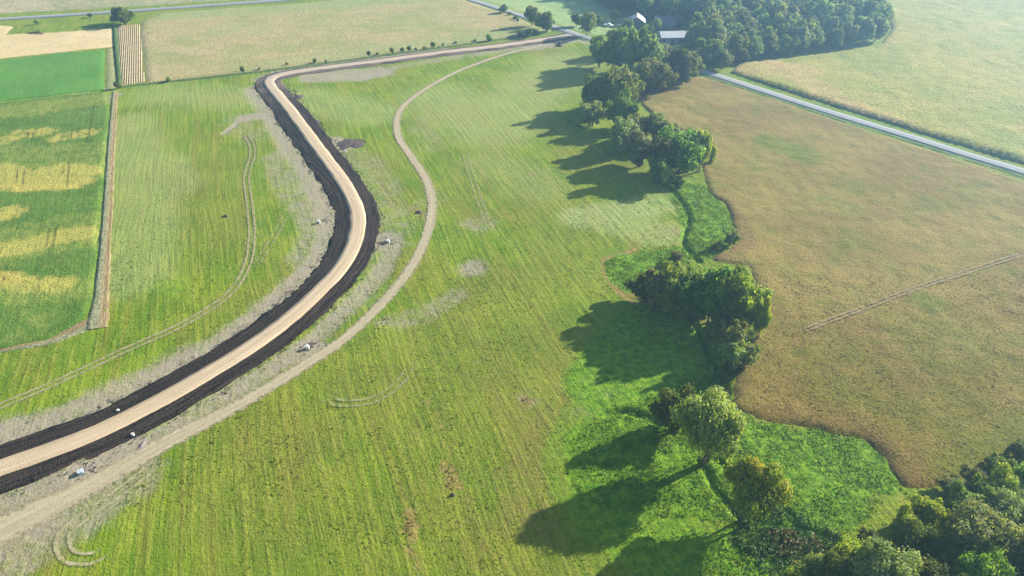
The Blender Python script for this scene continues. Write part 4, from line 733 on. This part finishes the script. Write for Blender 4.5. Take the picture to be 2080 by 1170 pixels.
riser(241, 836, .28, .45, 'tiny white riser in the black soil on the upper side of the road')
riser(701, 309, .4, .5, 'small whitish riser below the dark soil heap')
def rubble(px, py, n, label):
    p = G(px, py); rg = random.Random(px); b = MB()
    for k in range(n):
        b.box((rg.gauss(0, .9), rg.gauss(0, .7), .12), (rg.uniform(.15, .55), rg.uniform(.12, .4), rg.uniform(.15, .35)), rg.uniform(0, 3), .6)
    o = b.build('rubble_pile', RUB); o.location = (p[0], p[1], .02); tag(o, label, 'rubble', 'rubble beside the drain risers', 'stuff')
RUB = simple('grey_rubble', (.20, .17, .15), .9, n=.5)
rubble(634, 701, 22, 'grey rubble strewn beside the round riser below the bend of the road')
rubble(178, 955, 26, 'grey rubble strewn beside the square drain box at lower left')
rubble(796, 491, 16, 'rubble strewn right of the small riser on the right of the bend')
rubble(661, 448, 14, 'rubble strewn right of the small riser on the left of the bend')
rubble(696, 303, 14, 'rubble strewn at the edge of the dark dug soil')
# soil heaps
def heap(px, py, rx, ry, h, name, label, mat, cat='soil heap'):
    p = G(px, py); rng = np.random.default_rng(int(px)); n = 26; T, Rr = np.meshgrid(np.linspace(0, 2*math.pi, 2*n, endpoint=False), np.linspace(0, 1, n))
    wob = .62+.75*fb(np.cos(T)*2.2+px, np.sin(T)*2.2+py, 1.3); X = np.cos(T)*Rr*rx*wob; Y = np.sin(T)*Rr*ry*wob; Z = h*(1-Rr**1.6)*(.45+1.1*fb(X+px, Y, .9))-.12*Rr-.1*(Rr > .97)
    i = np.arange(X.size).reshape(X.shape); j = np.roll(i, -1, 1); Q = np.stack([i[:-1], i[1:], j[1:], j[:-1]], -1).reshape(-1, 4)
    me = mesh_np(name, np.stack([X, Y, Z], -1).reshape(-1, 3), Q, {}); 
    if me.polygons[5].normal.z < 0: me.flip_normals()
    o = link(name, me, mat); o.location = (p[0], p[1], .02); return tag(o, label, cat)
SOILM = Mt('heaped_soil'); SOILM.col(SOILM.mix(SOILM.mr(SOILM.noise(.5, 4, .75), .35, .65), (.05, .038, .035), (.15, .115, .10))); SOILM.bump(SOILM.noise(.3, 4, .75), .2)
heap(712, 292, 5.0, 4.6, .45, 'soil_heap', 'dark heap of dug soil right of the straight stretch of the new road', SOILM.m)
heap(1136, 93, 2.2, 1.8, 1.3, 'soil_heap', 'small dark mound on the track near the road junction', SOILM.m)
heap(288, 906, .8, 2.2, .25, 'soil_heap', 'flat grey tongue of soil below the black shoulder at lower left', simple('grey_spoil', (.26, .22, .19), .95, n=.4))
heap(606, 197, 2.2, 2.6, .5, 'soil_heap', 'low dark spoil beside the upper stretch of the new road', SOILM.m)
heap(644, 248, 1.6, 2.2, .5, 'soil_heap', 'small dark spoil patch halfway down the straight stretch', SOILM.m)
heap(458, 440, 1.0, .7, .7, 'soil_heap', 'lone small dark clod in the green left of the new road', SOILM.m, 'clod')
heap(920, 1006, .5, .5, .55, 'soil_heap', 'small dark lump at the foot of the dead weed strip', SOILM.m, 'clod')
heap(851, 431, 1.0, .8, .6, 'soil_heap', 'small dark mound inside the brown patch left of the dirt track', SOILM.m, 'clod')
# brush pile, top left
p = G(73, 68); bp = MB(); rg = random.Random(3)
for k in range(60):
    a = rg.uniform(0, 6.28); x0 = rg.gauss(0, 2.0); y0 = rg.gauss(0, .9); L_ = rg.uniform(.8, 2.0); z0 = rg.uniform(.1, 1.3)*max(.2, 1-abs(x0)/4)
    bp.tube([(x0, y0, z0*.3), (x0+L_*.5*math.cos(a), y0+L_*.5*math.sin(a), z0+.3), (x0+L_*math.cos(a), y0+L_*math.sin(a), z0*.7)], [.12, .09, .03], 5)
o = bp.build('brush_pile', simple('dead_branches', (.05, .04, .035), n=.5)); o.location = (p[0], p[1], 0); tag(o, 'dark pile of dead branches at the top of the far stubble field', 'brush pile')

# ---------------------------------------------------------------- haze
hb = MB(); hb.box((0, 1000, (103-3)/2), (5000, 3600, 106)); hz = bpy.data.materials.new('haze'); hz.use_nodes = True
t = hz.node_tree; t.nodes.remove(t.nodes['Principled BSDF']); pv = t.nodes.new('ShaderNodeVolumePrincipled'); pv.inputs['Color'].default_value = (.36, .64, 1, 1)
pv.inputs['Density'].default_value = .0004; pv.inputs['Anisotropy'].default_value = .55; t.links.new(pv.outputs[0], t.nodes['Material Output'].inputs['Volume'])
tag(hb.build('haze', hz), kind='stuff')
